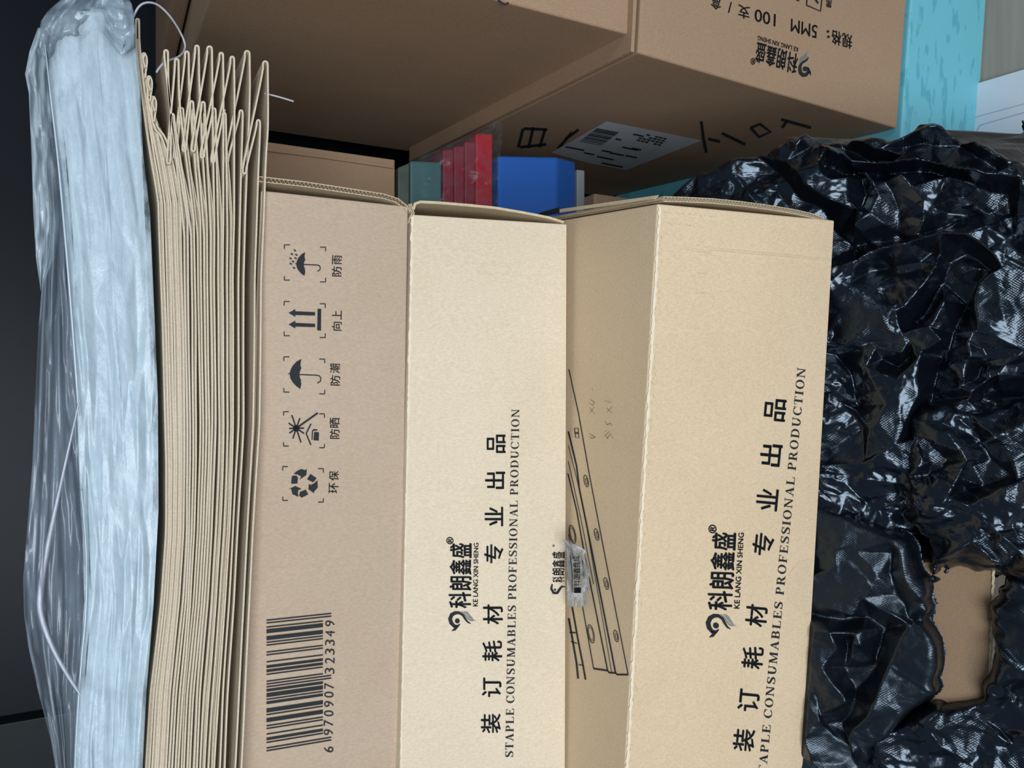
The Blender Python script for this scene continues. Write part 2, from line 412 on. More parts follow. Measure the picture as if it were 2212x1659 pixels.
# --- brand lockup, traced once in the frame of the middle box and carried to the others by an affine map
LREF = [(976.6, 1364), (972.5, 1168), (1033.6, 1173)]
def aff(dst):
    A = np.array([[x, y, 1] for x, y in LREF]); X = np.linalg.solve(A, np.array(dst, float)); return lambda p: tuple(np.array([p[0], p[1], 1]) @ X)
def logo(ink, grey, dst=None, k=1.0, latin='KE LANG XIN SHENG', bold=.03):
    T = aff(dst) if dst else (lambda p: p); z = lambda X, Y: T((940 + X / 3.96, 1240 + Y / 3.96)); u = k / 3.96
    ink.stroke([z(*p) for p in ((214, 428), (196, 446), (165, 446), (138, 420), (128, 385), (142, 350), (172, 333), (205, 332), (238, 352), (258, 385), (280, 412), (305, 425))],
               [w_ * u for w_ in (6, 18, 26, 34, 34, 32, 28, 24, 20, 18, 14, 5)])
    ink.poly([z(*p) for p in ((140, 445), (165, 462), (140, 490), (176, 482), (192, 462), (216, 430), (190, 448), (160, 440))])
    x, y = z(190, 402); ink.disc(x, y, 21 * u)
    for a, g in ((((225, 322), (252, 345), (272, 372), (298, 396), (330, 404)), 11), (((245, 320), (268, 338), (288, 365), (314, 388), (348, 402)), 10), (((264, 320), (284, 338), (302, 362), (326, 384)), 8)):
        grey.stroke([z(*p) for p in a], [g * .7 * u, g * u, g * u, g * u, 2 * u])
    def ch(c, x0, x1, y0, y1): ink.text(c, (T((x1, y1)), T((x1, y0)), T((x0, y0)), T((x0, y1))), bold)
    ch('盛', 972, 1019, 1173.6, 1206); ch('鑫', 971, 1018.5, 1208.6, 1242); ch('朗', 971, 1019.5, 1245, 1276); ch('科', 969, 1018, 1279, 1314)
    ch('®', 964, 980, 1160, 1176)
    ink.text(latin, (T((1032.5, 1310)), T((1034, 1173)), T((1023.5, 1173)), T((1021.5, 1310))), .02)

# ================= box 1: the tan box with the handling symbols =================
b1 = thing('cardboard_box', 'tan cardboard box with umbrella and arrow symbols and barcode, under the kraft bags', 'box', P1.P)
body1, q1 = box_body('box_body', P1, [(564, 411), (882, 446), (861, 1800), (505, 1800)], .24, K1, b1)
flap('end_flap', [(556, 386), (600, 391), (660, 398), (720, 407), (780, 416), (830, 424), (858, 433), (876, 447), (882, 460)], P1, .22, [KEDGE], .0036, b1, wdir=P1.w)
i1 = Ink(P1.P - P1.w * .0004, -P1.w)
zA = lambda X, Y: (580 + X / 5.185, 500 + Y / 5.185)
zB = lambda X, Y: (580 + X / 5.53, 820 + Y / 5.53)
def corner(ink, z, x, y, dx, dy, L=62, wd=2.0): ink.stroke([z(x + dx * L, y), z(x, y), ], wd); ink.stroke([z(x, y), z(x, y + dy * L * .75)], wd)
SYM = []
for x0, x1, y0, y1, z in ((178, 640, 150, 545, zA), (175, 636, 785, 1168, zA), (172, 630, 1405, 1800, zA), (180, 668, 385, 795, zB), (170, 655, 1040, 1445, zB)):
    i1.build('corner_marks', INK, b1); corner(i1, z, x0, y0, 1, 1); corner(i1, z, x1, y0 + 25, -1, 1); corner(i1, z, x0, y1, 1, -1); corner(i1, z, x1, y1 + 20, -1, -1)
def brolly(ink, z, ox, oy, stem_x, hook=1):
    # canopy: arc of the dome on the left, three scallops on the right
    A = [(412 + ox, 232 + oy), (370 + ox, 255 + oy), (335 + ox, 295 + oy), (316 + ox, 335 + oy), (311 + ox, 368 + oy), (318 + ox, 405 + oy), (338 + ox, 440 + oy), (368 + ox, 473 + oy), (402 + ox, 498 + oy)]
    B = [(412 + ox, 450 + oy), (406 + ox, 432 + oy), (410 + ox, 422 + oy), (398 + ox, 395 + oy), (396 + ox, 352 + oy), (412 + ox, 312 + oy), (404 + ox, 295 + oy), (405 + ox, 262 + oy)]
    ink.poly([z(*p) for p in A + B])
    ink.stroke([z(296 + ox, 362 + oy), z(320 + ox, 362 + oy)], [1, 3])
    ink.stroke([z(*p) for p in ((396 + ox, 370 + oy), (470 + ox, 373 + oy), (545 + ox, 376 + oy), (568 + ox, 382 + oy), (580 + ox, 402 + oy), (576 + ox, 430 + oy), (548 + ox, 446 + oy))], 2.3)
i1.build('corner_marks', INK, b1)
brolly(i1, zA, 0, 0, 0)
for x, y in ((296, 212), (262, 253), (312, 262), (247, 302), (303, 300), (275, 337), (250, 362), (286, 408)):
    i1.stroke([zA(x - 12, y - 7), zA(x + 12, y + 7)], 3.0)
i1.build('handling_symbol', INK, b1)
for yy in (912, 1042):
    i1.poly([zA(*p) for p in ((225, yy), (300, yy - 42), (300, yy - 18), (522, yy - 8), (522, yy + 30), (300, yy + 24), (300, yy + 45))])
i1.poly([zA(*p) for p in ((550, 866), (590, 868), (588, 1110), (545, 1108))])
i1.build('handling_symbol', INK, b1)
brolly(i1, lambda X, Y: zA(237 + (X - 311) * 1.3, 1597 + (Y - 365) * 1.26), 0, 0, 0)
i1.build('handling_symbol', INK, b1)
# sun over a sheltered parcel
i1.disc(*zB(332, 582), 7.5)
for a in (((332, 582), (278, 425)), ((332, 582), (375, 462)), ((332, 582), (240, 520)), ((332, 582), (246, 585)), ((332, 582), (250, 640)), ((332, 582), (290, 705)), ((332, 582), (388, 752)), ((332, 582), (425, 580)), ((332, 582), (425, 645)), ((332, 582), (590, 398))):
    i1.stroke([zB(*a[0]), zB(*a[1])], 3.1 if a[1][0] < 500 else 3.9)
i1.stroke([zB(508, 528), zB(450, 645), zB(506, 782)], 3)
i1.poly([zB(*p) for p in ((545, 625), (603, 630), (600, 730), (538, 725))])
i1.stroke([zB(520, 720), zB(526, 612), zB(575, 598)], 2.4); i1.stroke([zB(530, 600), zB(584, 603)], 2.6)
i1.build('handling_symbol', INK, b1)
# recycling arrows
for P_ in (((300, 1128), (345, 1090), (390, 1070), (440, 1085), (458, 1065), (452, 1140), (372, 1195), (392, 1160), (350, 1135)),
           ((285, 1150), (330, 1148), (352, 1170), (345, 1242), (272, 1245), (276, 1175)),
           ((460, 1192), (502, 1128), (575, 1180), (535, 1228)),
           ((585, 1205), (588, 1290), (540, 1345), (548, 1362), (478, 1310), (480, 1245), (500, 1262), (545, 1240)),
           ((475, 1372), (395, 1412), (365, 1385), (375, 1345), (445, 1315)),
           ((240, 1312), (320, 1272), (395, 1308), (358, 1318), (350, 1350), (358, 1402), (285, 1368), (270, 1305))):
    i1.poly([zB(*p) for p in P_])
i1.build('recycling_symbol', INK, b1)
def up_text(ink, s_, cx, cy, along, up, slope=.02, bold=.0): ink.char(s_, cx, cy, along, up, slope, bold)
for s_, z, cx, cy, al in (('防', zA, 765, 447, 22), ('雨', zA, 768, 318, 20), ('向', zA, 765, 1062, 19), ('上', zA, 765, 937, 20), ('防', zB, 797, 10, 22), ('防', zB, 790, 650, 21), ('晒', zB, 792, 517, 21), ('环', zB, 778, 1298, 22), ('保', zB, 780, 1150, 21)):
    i1.char(s_, *z(cx, cy), al, 21, .03, .008)
i1.char('潮', 723.5, 796, 20, 22, .03, .008)
i1.build('printed_captions', INK, b1)
# barcode
EAN = '6970907323349'
Lc = ['0001101', '0011001', '0010011', '0111101', '0100011', '0110001', '0101111', '0111011', '0110111', '0001011']
par = ['LLLLLL', 'LLGLGG', 'LLGGLG', 'LLGGGL', 'LGLLGG', 'LGGLLG', 'LGGGLL', 'LGLGLG', 'LGLGGL', 'LGGLGL'][int(EAN[0])]
bits = '101'
for c_, p_ in zip(EAN[1:7], par):
    s_ = Lc[int(c_)]; bits += s_ if p_ == 'L' else ''.join('1' if t == '0' else '0' for t in s_)[::-1]
bits += '01010'
for c_ in EAN[7:]: bits += ''.join('1' if t == '0' else '0' for t in Lc[int(c_)])
bits += '101'
zC = lambda X, Y: (540 + X / 4.62, 1300 + Y / 4.62)
i = 0
while i < 95:
    if bits[i] == '1':
        j = i
        while j < 95 and bits[j] == '1': j += 1
        guard = i < 3 or i > 91 or 45 <= i <= 49; X1 = 812 if guard else 728
        def yl(t): return 1496 + (178 - 1496) * t
        def yr(t): return 1386 + (110 - 1386) * t
        a, b = (i + .06) / 95, (j - .06) / 95; f_ = (X1 - 165) / 650
        pt = lambda x, t: zC(165 + 650 * x, yl(t) * (1 - x) + yr(t) * x)
        i1.poly([pt(0, a), pt(f_, a), pt(f_, b), pt(0, b)]); i = j
    else: i += 1
i1.build('barcode', INK, b1)
DG = [('6', 785, 1475), ('9', 782, 1303), ('7', 784, 1212), ('0', 786, 1115), ('9', 788, 1022), ('0', 788, 928), ('7', 790, 842), ('3', 795, 690), ('2', 796, 588), ('3', 797, 498), ('3', 798, 408), ('4', 798, 318), ('9', 798, 217)]
for c_, X, Y in DG: i1.char(c_, *zC(X, Y), 12.5, 21, .04, -.004)
i1.build('barcode_digits', INK, b1)
fix_parent(b1)

# ================= box 2: pale box, middle of the stack =================
b2 = thing('cardboard_box', 'pale cardboard box in the middle of the stack with a straight line of English lettering', 'box', P2.P)
body2, q2 = box_body('box_body', P2, [(889, 463), (1225, 484), (1221, 1800), (861, 1800)], .24, K2, b2)
sheet_edge('end_flap', [(893, 452), (897, 440), (908, 436), (950, 438), (1010, 443), (1070, 449), (1130, 459), (1186, 470), (1218, 480)], P2, .0022, .22, [KEDGE], b2, P2.w)
flap('folded_corner', [(886, 440), (889, 452), (893, 460), (888, 470), (885, 482)], P2, .05, [KEDGE], .0018, b2, .0028, P2.w)
i2 = Ink(P2.P - P2.w * .0004, -P2.w); g2 = Ink(P2.P - P2.w * .0004, -P2.w)
for c_, x0, x1, y0, y1 in (('品', 1051.5, 1092.5, 939, 978.7), ('出', 1048, 1091.5, 1019, 1056.6), ('业', 1047, 1087, 1095, 1137), ('专', 1046, 1087.6, 1176, 1217),
                           ('材', 1043.5, 1086.5, 1306, 1349), ('耗', 1042, 1085, 1384, 1429), ('订', 1041, 1083.4, 1464, 1506), ('装', 1039, 1082, 1542, 1584)):
    i2.text(c_, ((x1, y1), (x1, y0), (x0, y0), (x0, y1)), .022); i2.build('printed_character', INK, b2)
LINE = 'STAPLE CONSUMABLES PROFESSIONAL PRODUCTION'
i2.text(LINE, ((1109, 1636), (1122.6, 884), (1105, 884), (1091, 1636)), glyphs=serif_text)
i2.build('printed_lettering', INK, b2)
logo(i2, g2)
i2.build('printed_logo', INK, b2)
# small upturned lockup near the lower edge, under the scrap of clear film
def tiny_logo(ink, grey):
    D = [(1212, 1276), (1194, 1180), (1222, 1190)]
    ink.stroke([(1193, 1262), (1191, 1272), (1196, 1281), (1204, 1281), (1209, 1273), (1214, 1267), (1222, 1268)], [3, 5, 6, 6, 5, 4, 1]); ink.disc(1199, 1274, 2.4)
    for c_, y0, y1 in (('科', 1246, 1258), ('朗', 1228, 1243), ('鑫', 1210, 1226), ('盛', 1192, 1207)): ink.text(c_, ((1220, y1 + 0), (1220, y0), (1193, y0), (1193, y1)), .02)
    ink.char('®', 1196, 1179, 5, 5)
tiny_logo(i2, g2)
i2.build('small_logo', INK, b2)
rg2 = random.Random(3); we2 = Ink(q2[0], -P2.w, .0004)
ed2 = [(891 + (y - 463) * (861 - 889) / 1337 + rg2.uniform(-1, 1), y) for y in range(468, 1700, 8)]
we2.stroke(ed2, [rg2.uniform(1.5, 6) * (1.3 if y_ < 900 else .8) for _, y_ in ed2]); we2.build('worn_edge', WEAR, b2); g2.build('logo_stripes', INKG, b2)
fix_parent(b2)

# ================= box 3: large honey coloured box at the bottom of the stack =================
b3 = thing('cardboard_box', 'largest honey coloured cardboard box resting on the black plastic, slanting lettering, scuffed edge', 'box', P3.P)
c3 = [P3.front(*p) for p in ((1421, 440), (1803, 476), (1727, 1800), (1342, 1800))]
vs3 = c3 + [c + P3.w * .36 for c in c3]
body3 = bevel_mesh('box_body', vs3, HEX, K3, b3, .0018, 3)
flap('end_flap', [(1433, 430), (1480, 431), (1540, 434), (1600, 440), (1660, 448), (1715, 457), (1755, 466), (1778, 474)], P3, .3, [KEDGE], .0036, b3, .0036, P3.w)
# top flap board lying over the top at the near end, seen as a thin step
T3 = c3[0]; tn = np.cross(c3[3] - c3[0], P3.w); tn = tn / np.linalg.norm(tn); tn = tn if tn[2] > 0 else -tn
topfix = lambda px, py: hit(px, py, T3, tn)
def top_strip(name, px, th, m, parent):
    a = [topfix(*p) for p in px]; vs = a + [p + tn * th for p in a]
    return mesh(name, vs, [(3, 2, 1, 0), (4, 5, 6, 7), (0, 1, 5, 4), (1, 2, 6, 5), (2, 3, 7, 6), (3, 0, 4, 7)], m, parent)
top_strip('flap_edge', [(1424, 422), (1416, 430), (1180, 464), (1192, 455)], .0016, KEDGE, b3)
top_strip('black_tape', [(1212, 448), (1212, 460), (1160, 470), (1170, 460)], .0022, INK, b3)
i3 = Ink(c3[0] - P3.w * .0004, -P3.w); g3 = Ink(c3[0] - P3.w * .0004, -P3.w)
for c_, x, y in (('品', 1674.7, 885.8), ('出', 1666, 983.5), ('业', 1657.5, 1079.5), ('专', 1649, 1176), ('材', 1634.3, 1330), ('耗', 1626, 1421), ('订', 1617.5, 1513), ('装', 1607.4, 1599)):
    i3.char(c_, x, y, 48, 46.5, .095, .022); i3.build('printed_character', INK, b3)
i3.text(LINE, ((1653.5, 1692), (1741, 796), (1723, 793.5), (1636, 1690)), glyphs=serif_text)
i3.build('printed_lettering', INK, b3)
logo(i3, g3, [(1533, 1378), (1540, 1143), (1607, 1151)], 1.19)
i3.build('printed_logo', INK, b3); g3.build('logo_stripes', INKG, b3)
# crease, scuffs and stain on the front
s3 = Ink(c3[0], -P3.w, .0005)
rg = random.Random(5)
cr = [(1468, 534), (1500, 540), (1530, 545), (1540, 538), (1556, 540), (1620, 546), (1700, 552), (1760, 559), (1795, 563)]
vsr, fsr = [], []
for k, (x, y) in enumerate(cr):
    a, t_, b_ = P3.front(x, y - 4), P3.front(x, y, .0015 if 0 < k < len(cr) - 1 else .0002), P3.front(x, y + 3); vsr += [a, t_ , b_]
for k in range(len(cr) - 1): fsr += [(3 * k, 3 * k + 1, 3 * k + 4, 3 * k + 3), (3 * k + 1, 3 * k + 2, 3 * k + 5, 3 * k + 4)]
mesh('board_crease', vsr, fsr, K3, b3, True)
vsr, fsr = [], []; cr = [(1515, 1196), (1560, 1188), (1600, 1180), (1650, 1176), (1700, 1168)]
for k, (x, y) in enumerate(cr):
    vsr += [P3.front(x, y - 3), P3.front(x, y, .0007 if 0 < k < len(cr) - 1 else .0001), P3.front(x, y + 3)]
for k in range(len(cr) - 1): fsr += [(3 * k, 3 * k + 1, 3 * k + 4, 3 * k + 3), (3 * k + 1, 3 * k + 2, 3 * k + 5, 3 * k + 4)]
mesh('board_crease', vsr, fsr, K3, b3, True)
sm = Ink(c3[0], -P3.w, .0003)
for y in range(455, 1650, 9):
    if rg.random() < .5:
        ex = 1424 + (y - 440) * (1350 - 1421) / 1219 + rg.uniform(4, 12); l = rg.uniform(2, 9); sm.stroke([(ex, y), (ex + rg.uniform(-1, 3), y + l)], [.4, rg.uniform(1, 2.2), .4])
for x, y, l, wd in ((1436, 458, 110, 3), (1440, 482, 60, 2.5), (1500, 531, 44, 1.6), (1508, 590, 22, 1.6), (1505, 632, 30, 1.4), (1440, 470, 30, 2)):
    for k in range(int(l / 5)):
        if rg.random() < .75: sm.stroke([(x + 5 * k, y + .09 * 5 * k + rg.uniform(-2, 2)), (x + 5 * k + rg.uniform(2, 6), y + .09 * 5 * k + rg.uniform(-2, 2))], [.4, rg.uniform(.6, wd), .4])
sm.build('scuff_marks', SMUDGE, b3)['kind'] = 'stuff'
we = Ink(c3[0], -P3.w, .0007)
edge = [(1423 + (y - 440) * (1350 - 1421) / 1219 + rg.uniform(-1.3, 1.3) + 3, y) for y in range(446, 1700, 7)]
we.stroke(edge, [rg.uniform(3, 8) for _ in edge])
we.build('worn_edge', WEAR, b3)
stn = Ink(c3[0], -P3.w, .0002)
stn.poly([(min(1752.5 - (y_ - 1268) * .055, 1757 - 60 * math.sqrt(max(0, 1 - ((y_ - 1268) / 62) ** 2)) - 2 * math.sin(y_ / 9)), y_) for y_ in range(1206, 1331, 6)] + [(1752.5 - (y_ - 1268) * .055, y_) for y_ in range(1330, 1205, -12)])
stn.build('water_stain', STAIN, b3)
# drawing of a staple strip and handwriting on the top
t3 = Ink(T3, tn, .0004)
zD = lambda X, Y: (1180 + X / 2.303, 780 + Y / 2.303)
def dl(pts, wd=1.5): t3.stroke([zD(*p) for p in pts], wd)
dl([(112, 40), (160, 260), (215, 570), (290, 960), (407, 1560)], 2.0); dl([(108, 560), (150, 740), (190, 960), (305, 1540)], 2.6)
dl([(110, 350), (150, 520), (165, 640), (230, 960), (345, 1555)], 3.2); dl([(110, 420), (155, 600), (200, 820), (325, 1550)], 1.3)
dl([(110, 500), (175, 800), (235, 1110)], 1.4); dl([(180, 1220), (235, 1530)], 2.0)
dl([(235, 1530), (305, 1540), (312, 1550), (345, 1552), (352, 1560), (407, 1560)], 3.6)
dl([(110, 860), (150, 1060)], 1.3)
for x, y in ((198, 597), (250, 863), (298, 1107), (347, 1368)):
    px, py = zD(x, y); t3.ring(px, py, 4.3, 13, 1.5, rot=.22 * -1); t3.ring(px + 1, py + 1, 2.0, 7, 1.1, rot=-.22)
for x, y in ((130, 862), (222, 1357)):
    px, py = zD(x, y); t3.ring(px, py, 6.3, 20, 1.6, rot=-.2); t3.ring(px, py, 4.2, 15, 1.1, rot=-.2)
dl([(140, 335), (158, 332), (162, 385), (146, 380), (140, 335)], 1.6); dl([(144, 358), (160, 358)], 3)
# staples standing beside the strip
dl([(112, 1280), (150, 1500), (158, 1580)], 4.0); dl([(128, 1220), (160, 1400), (180, 1500), (195, 1585)], 3.6); dl([(116, 1350), (146, 1352)], 3); dl([(122, 1395), (152, 1405)], 2); dl([(160, 1510), (185, 1514)], 2)
pen = Ink(T3, tn, .0004)
def pl(pts, wd=1.2): pen.stroke([zD(*p) for p in pts], [.5, wd, .5])
pl([(226, 138), (232, 146)]); pl([(218, 190), (238, 204), (232, 222), (212, 206)]); pl([(216, 232), (240, 262)]); pl([(238, 228), (216, 258)])
pl([(212, 360), (232, 372), (246, 380)]); pl([(246, 378), (228, 385), (214, 376)])
pl([(290, 196), (322, 206)], 1.4); pl([(298, 232), (326, 258)], 1.4); pl([(328, 226), (300, 256)], 1.3)
pl([(292, 300), (304, 318), (318, 308), (324, 324)], 1.4); pl([(290, 350), (302, 346)]); pl([(314, 350), (292, 372), (302, 386), (318, 362), (332, 384)], 1.3)
t3.build('printed_staple_drawing', INK, b3); pen.build('handwriting', PEN, b3)
fix_parent(b3)

# ================= right-hand stack: two brown boxes =================
bB = thing('cardboard_box', 'brown cardboard box with upside-down black lettering, standing on the turquoise box', 'box', PB.P)
cB = [PB.front(*p) for p in ((1378, 114), (1938, 277))]
top_far = cB[0] + PB.u * .48; bot_far = cB[1] + PB.u * .60
# the right-hand end is square: push both far corners along the box
vB = [cB[0], cB[1], cB[1] + PB.u * .5, cB[0] + PB.u * .5]; vB = vB + [v + PB.w * .62 for v in vB]
bevel_mesh('box_body', vB, HEX, KB, bB, .003, 3)
iB = Ink(cB[0] - PB.w * .0004, -PB.w); gB = Ink(cB[0] - PB.w * .0004, -PB.w)
zE = lambda X, Y: (1100 + X / 1.989, Y / 1.989)
def inv(s_, xr, xl, h=62, bold=.02, sl=.272, dy=0):
    """upside-down text: starts at the right (xr) and runs left; its foot is its upper edge here"""
    b = lambda x: 150 + sl * (x - 1475) + dy
    iB.text(s_, (zE(xr, b(xr)), zE(xl, b(xl)), zE(xl - 2, b(xl) + h), zE(xr - 2, b(xr) + h)), bold)
inv('规', 1475, 1432, 62); inv('格', 1428, 1386, 62); iB.disc(*zE(1370, 135), 3); iB.disc(*zE(1372, 158), 3)
inv('5MM', 1325, 1212, 56, .008); inv('100', 1146, 1056, 54, .01); inv('支', 1036, 984, 56)
inv('/', 957, 942, 50); inv('盒', 912, 868, 50)
inv('黑', 1388, 1362, 34, .02, .27, -112 - 14)
iB.stroke([zE(1282, -30), zE(1278, 22), zE(1338, 48), zE(1346, -20)], 3); iB.stroke([zE(1328, 14), zE(1318, 0), zE(1310, -12)], 4)
iB.stroke([zE(1234, -2), zE(1246, 4)], 3)
iB.build('printed_lettering', INK, bB)
logo(iB, gB, [(1752.5, 163), (1627, 132), (1637.5, 77)], 1.0)
iB.build('printed_logo', INK, bB); gB.build('logo_stripes', INKG, bB)
# near end face: white label and bold marks
nS = np.cross(cB[1] - cB[0], PB.w); nS /= np.linalg.norm(nS); nS = nS if nS[0] < 0 else -nS
lab = Ink(cB[0], nS, .0006)
lab.poly([(1310, 262), (1517, 303), (1352, 368), (1270, 352), (1190, 330)])
LAB = mat('white_paper_label', (196, 202, 208), .5)
lo = lab.build('paper_label', LAB, bB)
lp = Ink(cB[0], nS, .0011)
for k in range(11):
    t = k / 10; a = np.array([1288, 278]) * (1 - t) + np.array([1252, 305]) * t
    lp.stroke([a, a + (48, 9)], rg.uniform(1, 2.6))
for x, y, l in ((1222, 317, 40), (1300, 325, 22), (1368, 290, 16), (1330, 300, 12), (1345, 318, 34), (1318, 330, 30), (1290, 338, 36), (1262, 330, 22), (1365, 320, 20), (1300, 352, 46), (1352, 336, 24)):
    lp.stroke([(x, y), (x + l, y + l * .2)], 3)
for k in range(4):
    for j in range(6): 
        if rg.random() < .7: lp.stroke([(1388 + 9 * j - 4 * k, 289 + 2 * j + 4.5 * k), (1395 + 9 * j - 4 * k, 290.5 + 2 * j + 4.5 * k)], 3)
lp.build('label_print', INK, bB)['kind'] = 'stuff'
mk = Ink(cB[0], nS, .0005)
mk.stroke([(1515, 262), (1520, 300), (1526, 330)], 6)
for a in (((1688, 258), (1752, 276)), ((1700, 262), (1690, 276)), ((1622, 276), (1642, 268), (1665, 285), (1640, 296), (1622, 276)), ((1560, 288), (1610, 312)), ((1530, 300), (1556, 306)),
          ((1130, 278), (1120, 318)), ((1152, 275), (1142, 320)), ((1178, 278), (1166, 318)), ((1132, 278), (1182, 280)), ((1124, 318), (1180, 312)), ((1236, 286), (1205, 322)), ((1250, 280), (1222, 300))):
    mk.stroke([np.array(p, float) for p in a], 6); mk.build('printed_mark', INK, bB)
# scored rim along the near vertical edge
sheet_edge('folded_flap_edge', [(1366, 112), (1369, 60), (1372, 0), (1374, -40)], PB, .004, .60, [KB], bB, PB.w)
fix_parent(bB)

bA = thing('cardboard_box', 'plain brown cardboard box at the top of the photo, stacked over the lettered brown box', 'box', PA.P)
cA = [PA.front(*p) for p in ((1357, 74), (1085, 5))]
zt = cA[0] + PA.v * .378
vA = [zt, cA[0], cA[0] + PA.u * .5, zt + PA.u * .5]; vA = vA + [v + PA.w * .62 for v in vA]
bevel_mesh('box_body', vA, HEX, KB, bA, .003, 3)
iA = Ink(cA[0] - PA.w * .0004, -PA.w); iA.stroke([(1076, 0), (1090, 10), (1099, 6)], 4); iA.build('printed_mark', INK, bA)
fix_parent(bA)
zq = zt[2]
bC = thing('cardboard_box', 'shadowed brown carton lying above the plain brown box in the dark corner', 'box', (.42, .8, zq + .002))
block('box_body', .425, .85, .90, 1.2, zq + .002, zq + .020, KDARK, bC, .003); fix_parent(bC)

# ================= turquoise box, white board and the things deep in the alley =================
CYAN = varied('turquoise_board', (112, 192, 208), (94, 174, 192), 30, .5, .4, .1, 60, (1, 1, 3), 9, .56, .60)
cy = thing('storage_box', 'turquoise box with darker mottled streaks under the lettered brown box', 'box', PB.P - PB.v * .41)
qc = [PB.front(*p, off=.004) for p in ((1949, 20), (1938, 285), (2093, 290), (2081, 20))]
e0 = cB[1] - PB.w * .004 - PB.v * .004
def on(p, z): return np.array([p[0], p[1], z])
zb = FZ + .001
xl = e0 - PB.u * .10; xr = e0 + PB.u * .52
vc = [e0 - PB.u * .085, e0 + PB.u * .52]
vv_ = [vc[0], on(vc[0], zb), on(vc[1], zb), vc[1]]; vv_ = vv_ + [v + PB.w * .6 for v in vv_]
bevel_mesh('box_body', vv_, HEX, CYAN, cy, .004, 3)
vl = []
fix_parent(cy)
wb = thing('board', 'white printed board lying on the floor, rounded outline and thin red line', 'board', (.2, .4, FZ))
zw = FZ + .008
fl = lambda px, py, z: hit(px, py, (0, 0, z), (0, 0, 1))
a0, a1 = fl(2096, 184, zw), fl(2300, 123, zw)
dxy = (a1 - a0) / np.linalg.norm(a1 - a0); nx = np.array([-abs(dxy[1]), dxy[0] * (1 if dxy[1] < 0 else -1), 0]); nx = np.array([dxy[1], -dxy[0], 0]); nx = nx if nx[0] < 0 else -nx
vw = [a0, a0 + dxy * .4, a0 + dxy * .4 + nx * .26, a0 + nx * .26]; vw = [on(v, zw - .006) for v in vw] + [on(v, zw) for v in vw]
WHITE = varied('white_coated_board', (222, 228, 236), (212, 219, 230), 4, .35, .5)
bevel_mesh('board_panel', vw, [(3, 2, 1, 0), (4, 5, 6, 7), (0, 1, 5, 4), (1, 2, 6, 5), (2, 3, 7, 6), (3, 0, 4, 7)], WHITE, wb, .001, 2)
rw = Ink((0, 0, zw), (0, 0, 1), .0006); rw.stroke([(2140, 322), (2160, 314), (2240, 292)], 3); rw.build('red_line', mat('red_print', (205, 50, 60), .5), wb)
rw = Ink((0, 0, zw), (0, 0, 1), .0006); rw.stroke([(2120, 340), (2112, 300), (2111, 280), (2118, 270), (2250, 232)], 1.6); rw.stroke([(2095, 256), (2250, 214)], 1.4); rw.build('outline_print', mat('pale_grey_print', (168, 176, 190), .5), wb)
fix_parent(wb)

YA = .86
def alley(name, label, cat, px0, px1, t0, t1, m, group=None, y=YA, depth=.16, xend=-.02, bev=.0015, part='body', dark=None):
    """thing lying in the dark alley behind the stack: px0..px1 gives its thickness, t0/t1 the picture row of its near end"""
    a, b = at_y(px0, t0, y), at_y(px1, t1, y); t = thing(name, label, cat, (b[0], y, b[2]), group)
    vs = [(xend, y, a[2]), (xend, y, b[2]), (b[0], y, b[2]), (a[0], y, a[2])]; vs += [(v[0], y + depth, v[2]) for v in vs]
    bevel_mesh(part, vs, HEX, m, t, bev, 2); return t
t = alley('cardboard_carton', 'dim cardboard carton deep in the gap behind the tan box', 'box', 540, 853, 301, 345, KB, depth=.4, part='carton_body')
sheet_edge('carton_lid_rim', [(545, 318), (700, 338), (850, 360)], YA - .003, .004, .003, [KB], t, np.array([0, 1, 0.])); fix_parent(t)
GLOSSF = lambda n, c, r=.35: mat(n, c, r, .5)
TEAL = varied('teal_plastic', (78, 122, 124), (66, 108, 112), 12, .35, .5)
fix_parent(alley('document_case', 'narrow greyish green plastic case beside the dim carton in the gap', 'case', 860, 884, 362, 352, varied('grey_green_plastic', (70, 82, 78), (96, 104, 96), 30, .4, .5), part='case_body'))
fix_parent(alley('file_box', 'teal plastic file box between the dim carton and the red books', 'box', 886, 954, 347, 350, TEAL, part='box_body', bev=.003))
RED = GLOSSF('red_cover', (176, 34, 48)); RED2 = GLOSSF('dull_red_cover', (136, 40, 54))
for k, (a, b, t0, lab_, mm) in enumerate(((957, 980, 322, 'darkest red book, topmost in the film wrapped pile beside the teal box', RED2), (981, 1003, 315, 'red book, second from the teal box in the film wrapped pile', RED2),
                                  (1004, 1027, 306, 'red book, third from the teal box, next to the bright thick one', RED2), (1028, 1064, 288, 'thickest and brightest red book in the gap, next to the blue binder', RED))):
    t = alley('book', lab_, 'book', a, b, t0, t0 + 1, mm, 'red books in the gap', y=YA + (0 if k == 3 else .004), bev=.002, part='cover'); fix_parent(t)
BLUE = varied('blue_plastic', (38, 100, 190), (44, 106, 196), 6, .4, .5)
t = thing('ring_binder', 'bright blue binder in the gap below the red books', 'binder', (.2, YA, at_y(1205, 338, YA)[2]))
y_ = YA + .002
A_, B_, C_ = at_y(1076, 336, y_), at_y(1204, 339, y_), at_y(1243, 349, y_ + .03)
pr = [(A_[0], y_, A_[2]), (B_[0], y_, B_[2]), (C_[0], y_ + .03, C_[2]), (C_[0], y_ + .15, C_[2]), (A_[0], y_ + .15, A_[2])]
vs = pr + [(-.02, p[1], p[2]) for p in pr]; n5 = 5
bevel_mesh('spine', vs, [(0, 1, 2, 3, 4), (9, 8, 7, 6, 5)] + [(i, i + 5, (i + 1) % 5 + 5, (i + 1) % 5) for i in range(5)], BLUE, t, .004, 3); fix_parent(t)
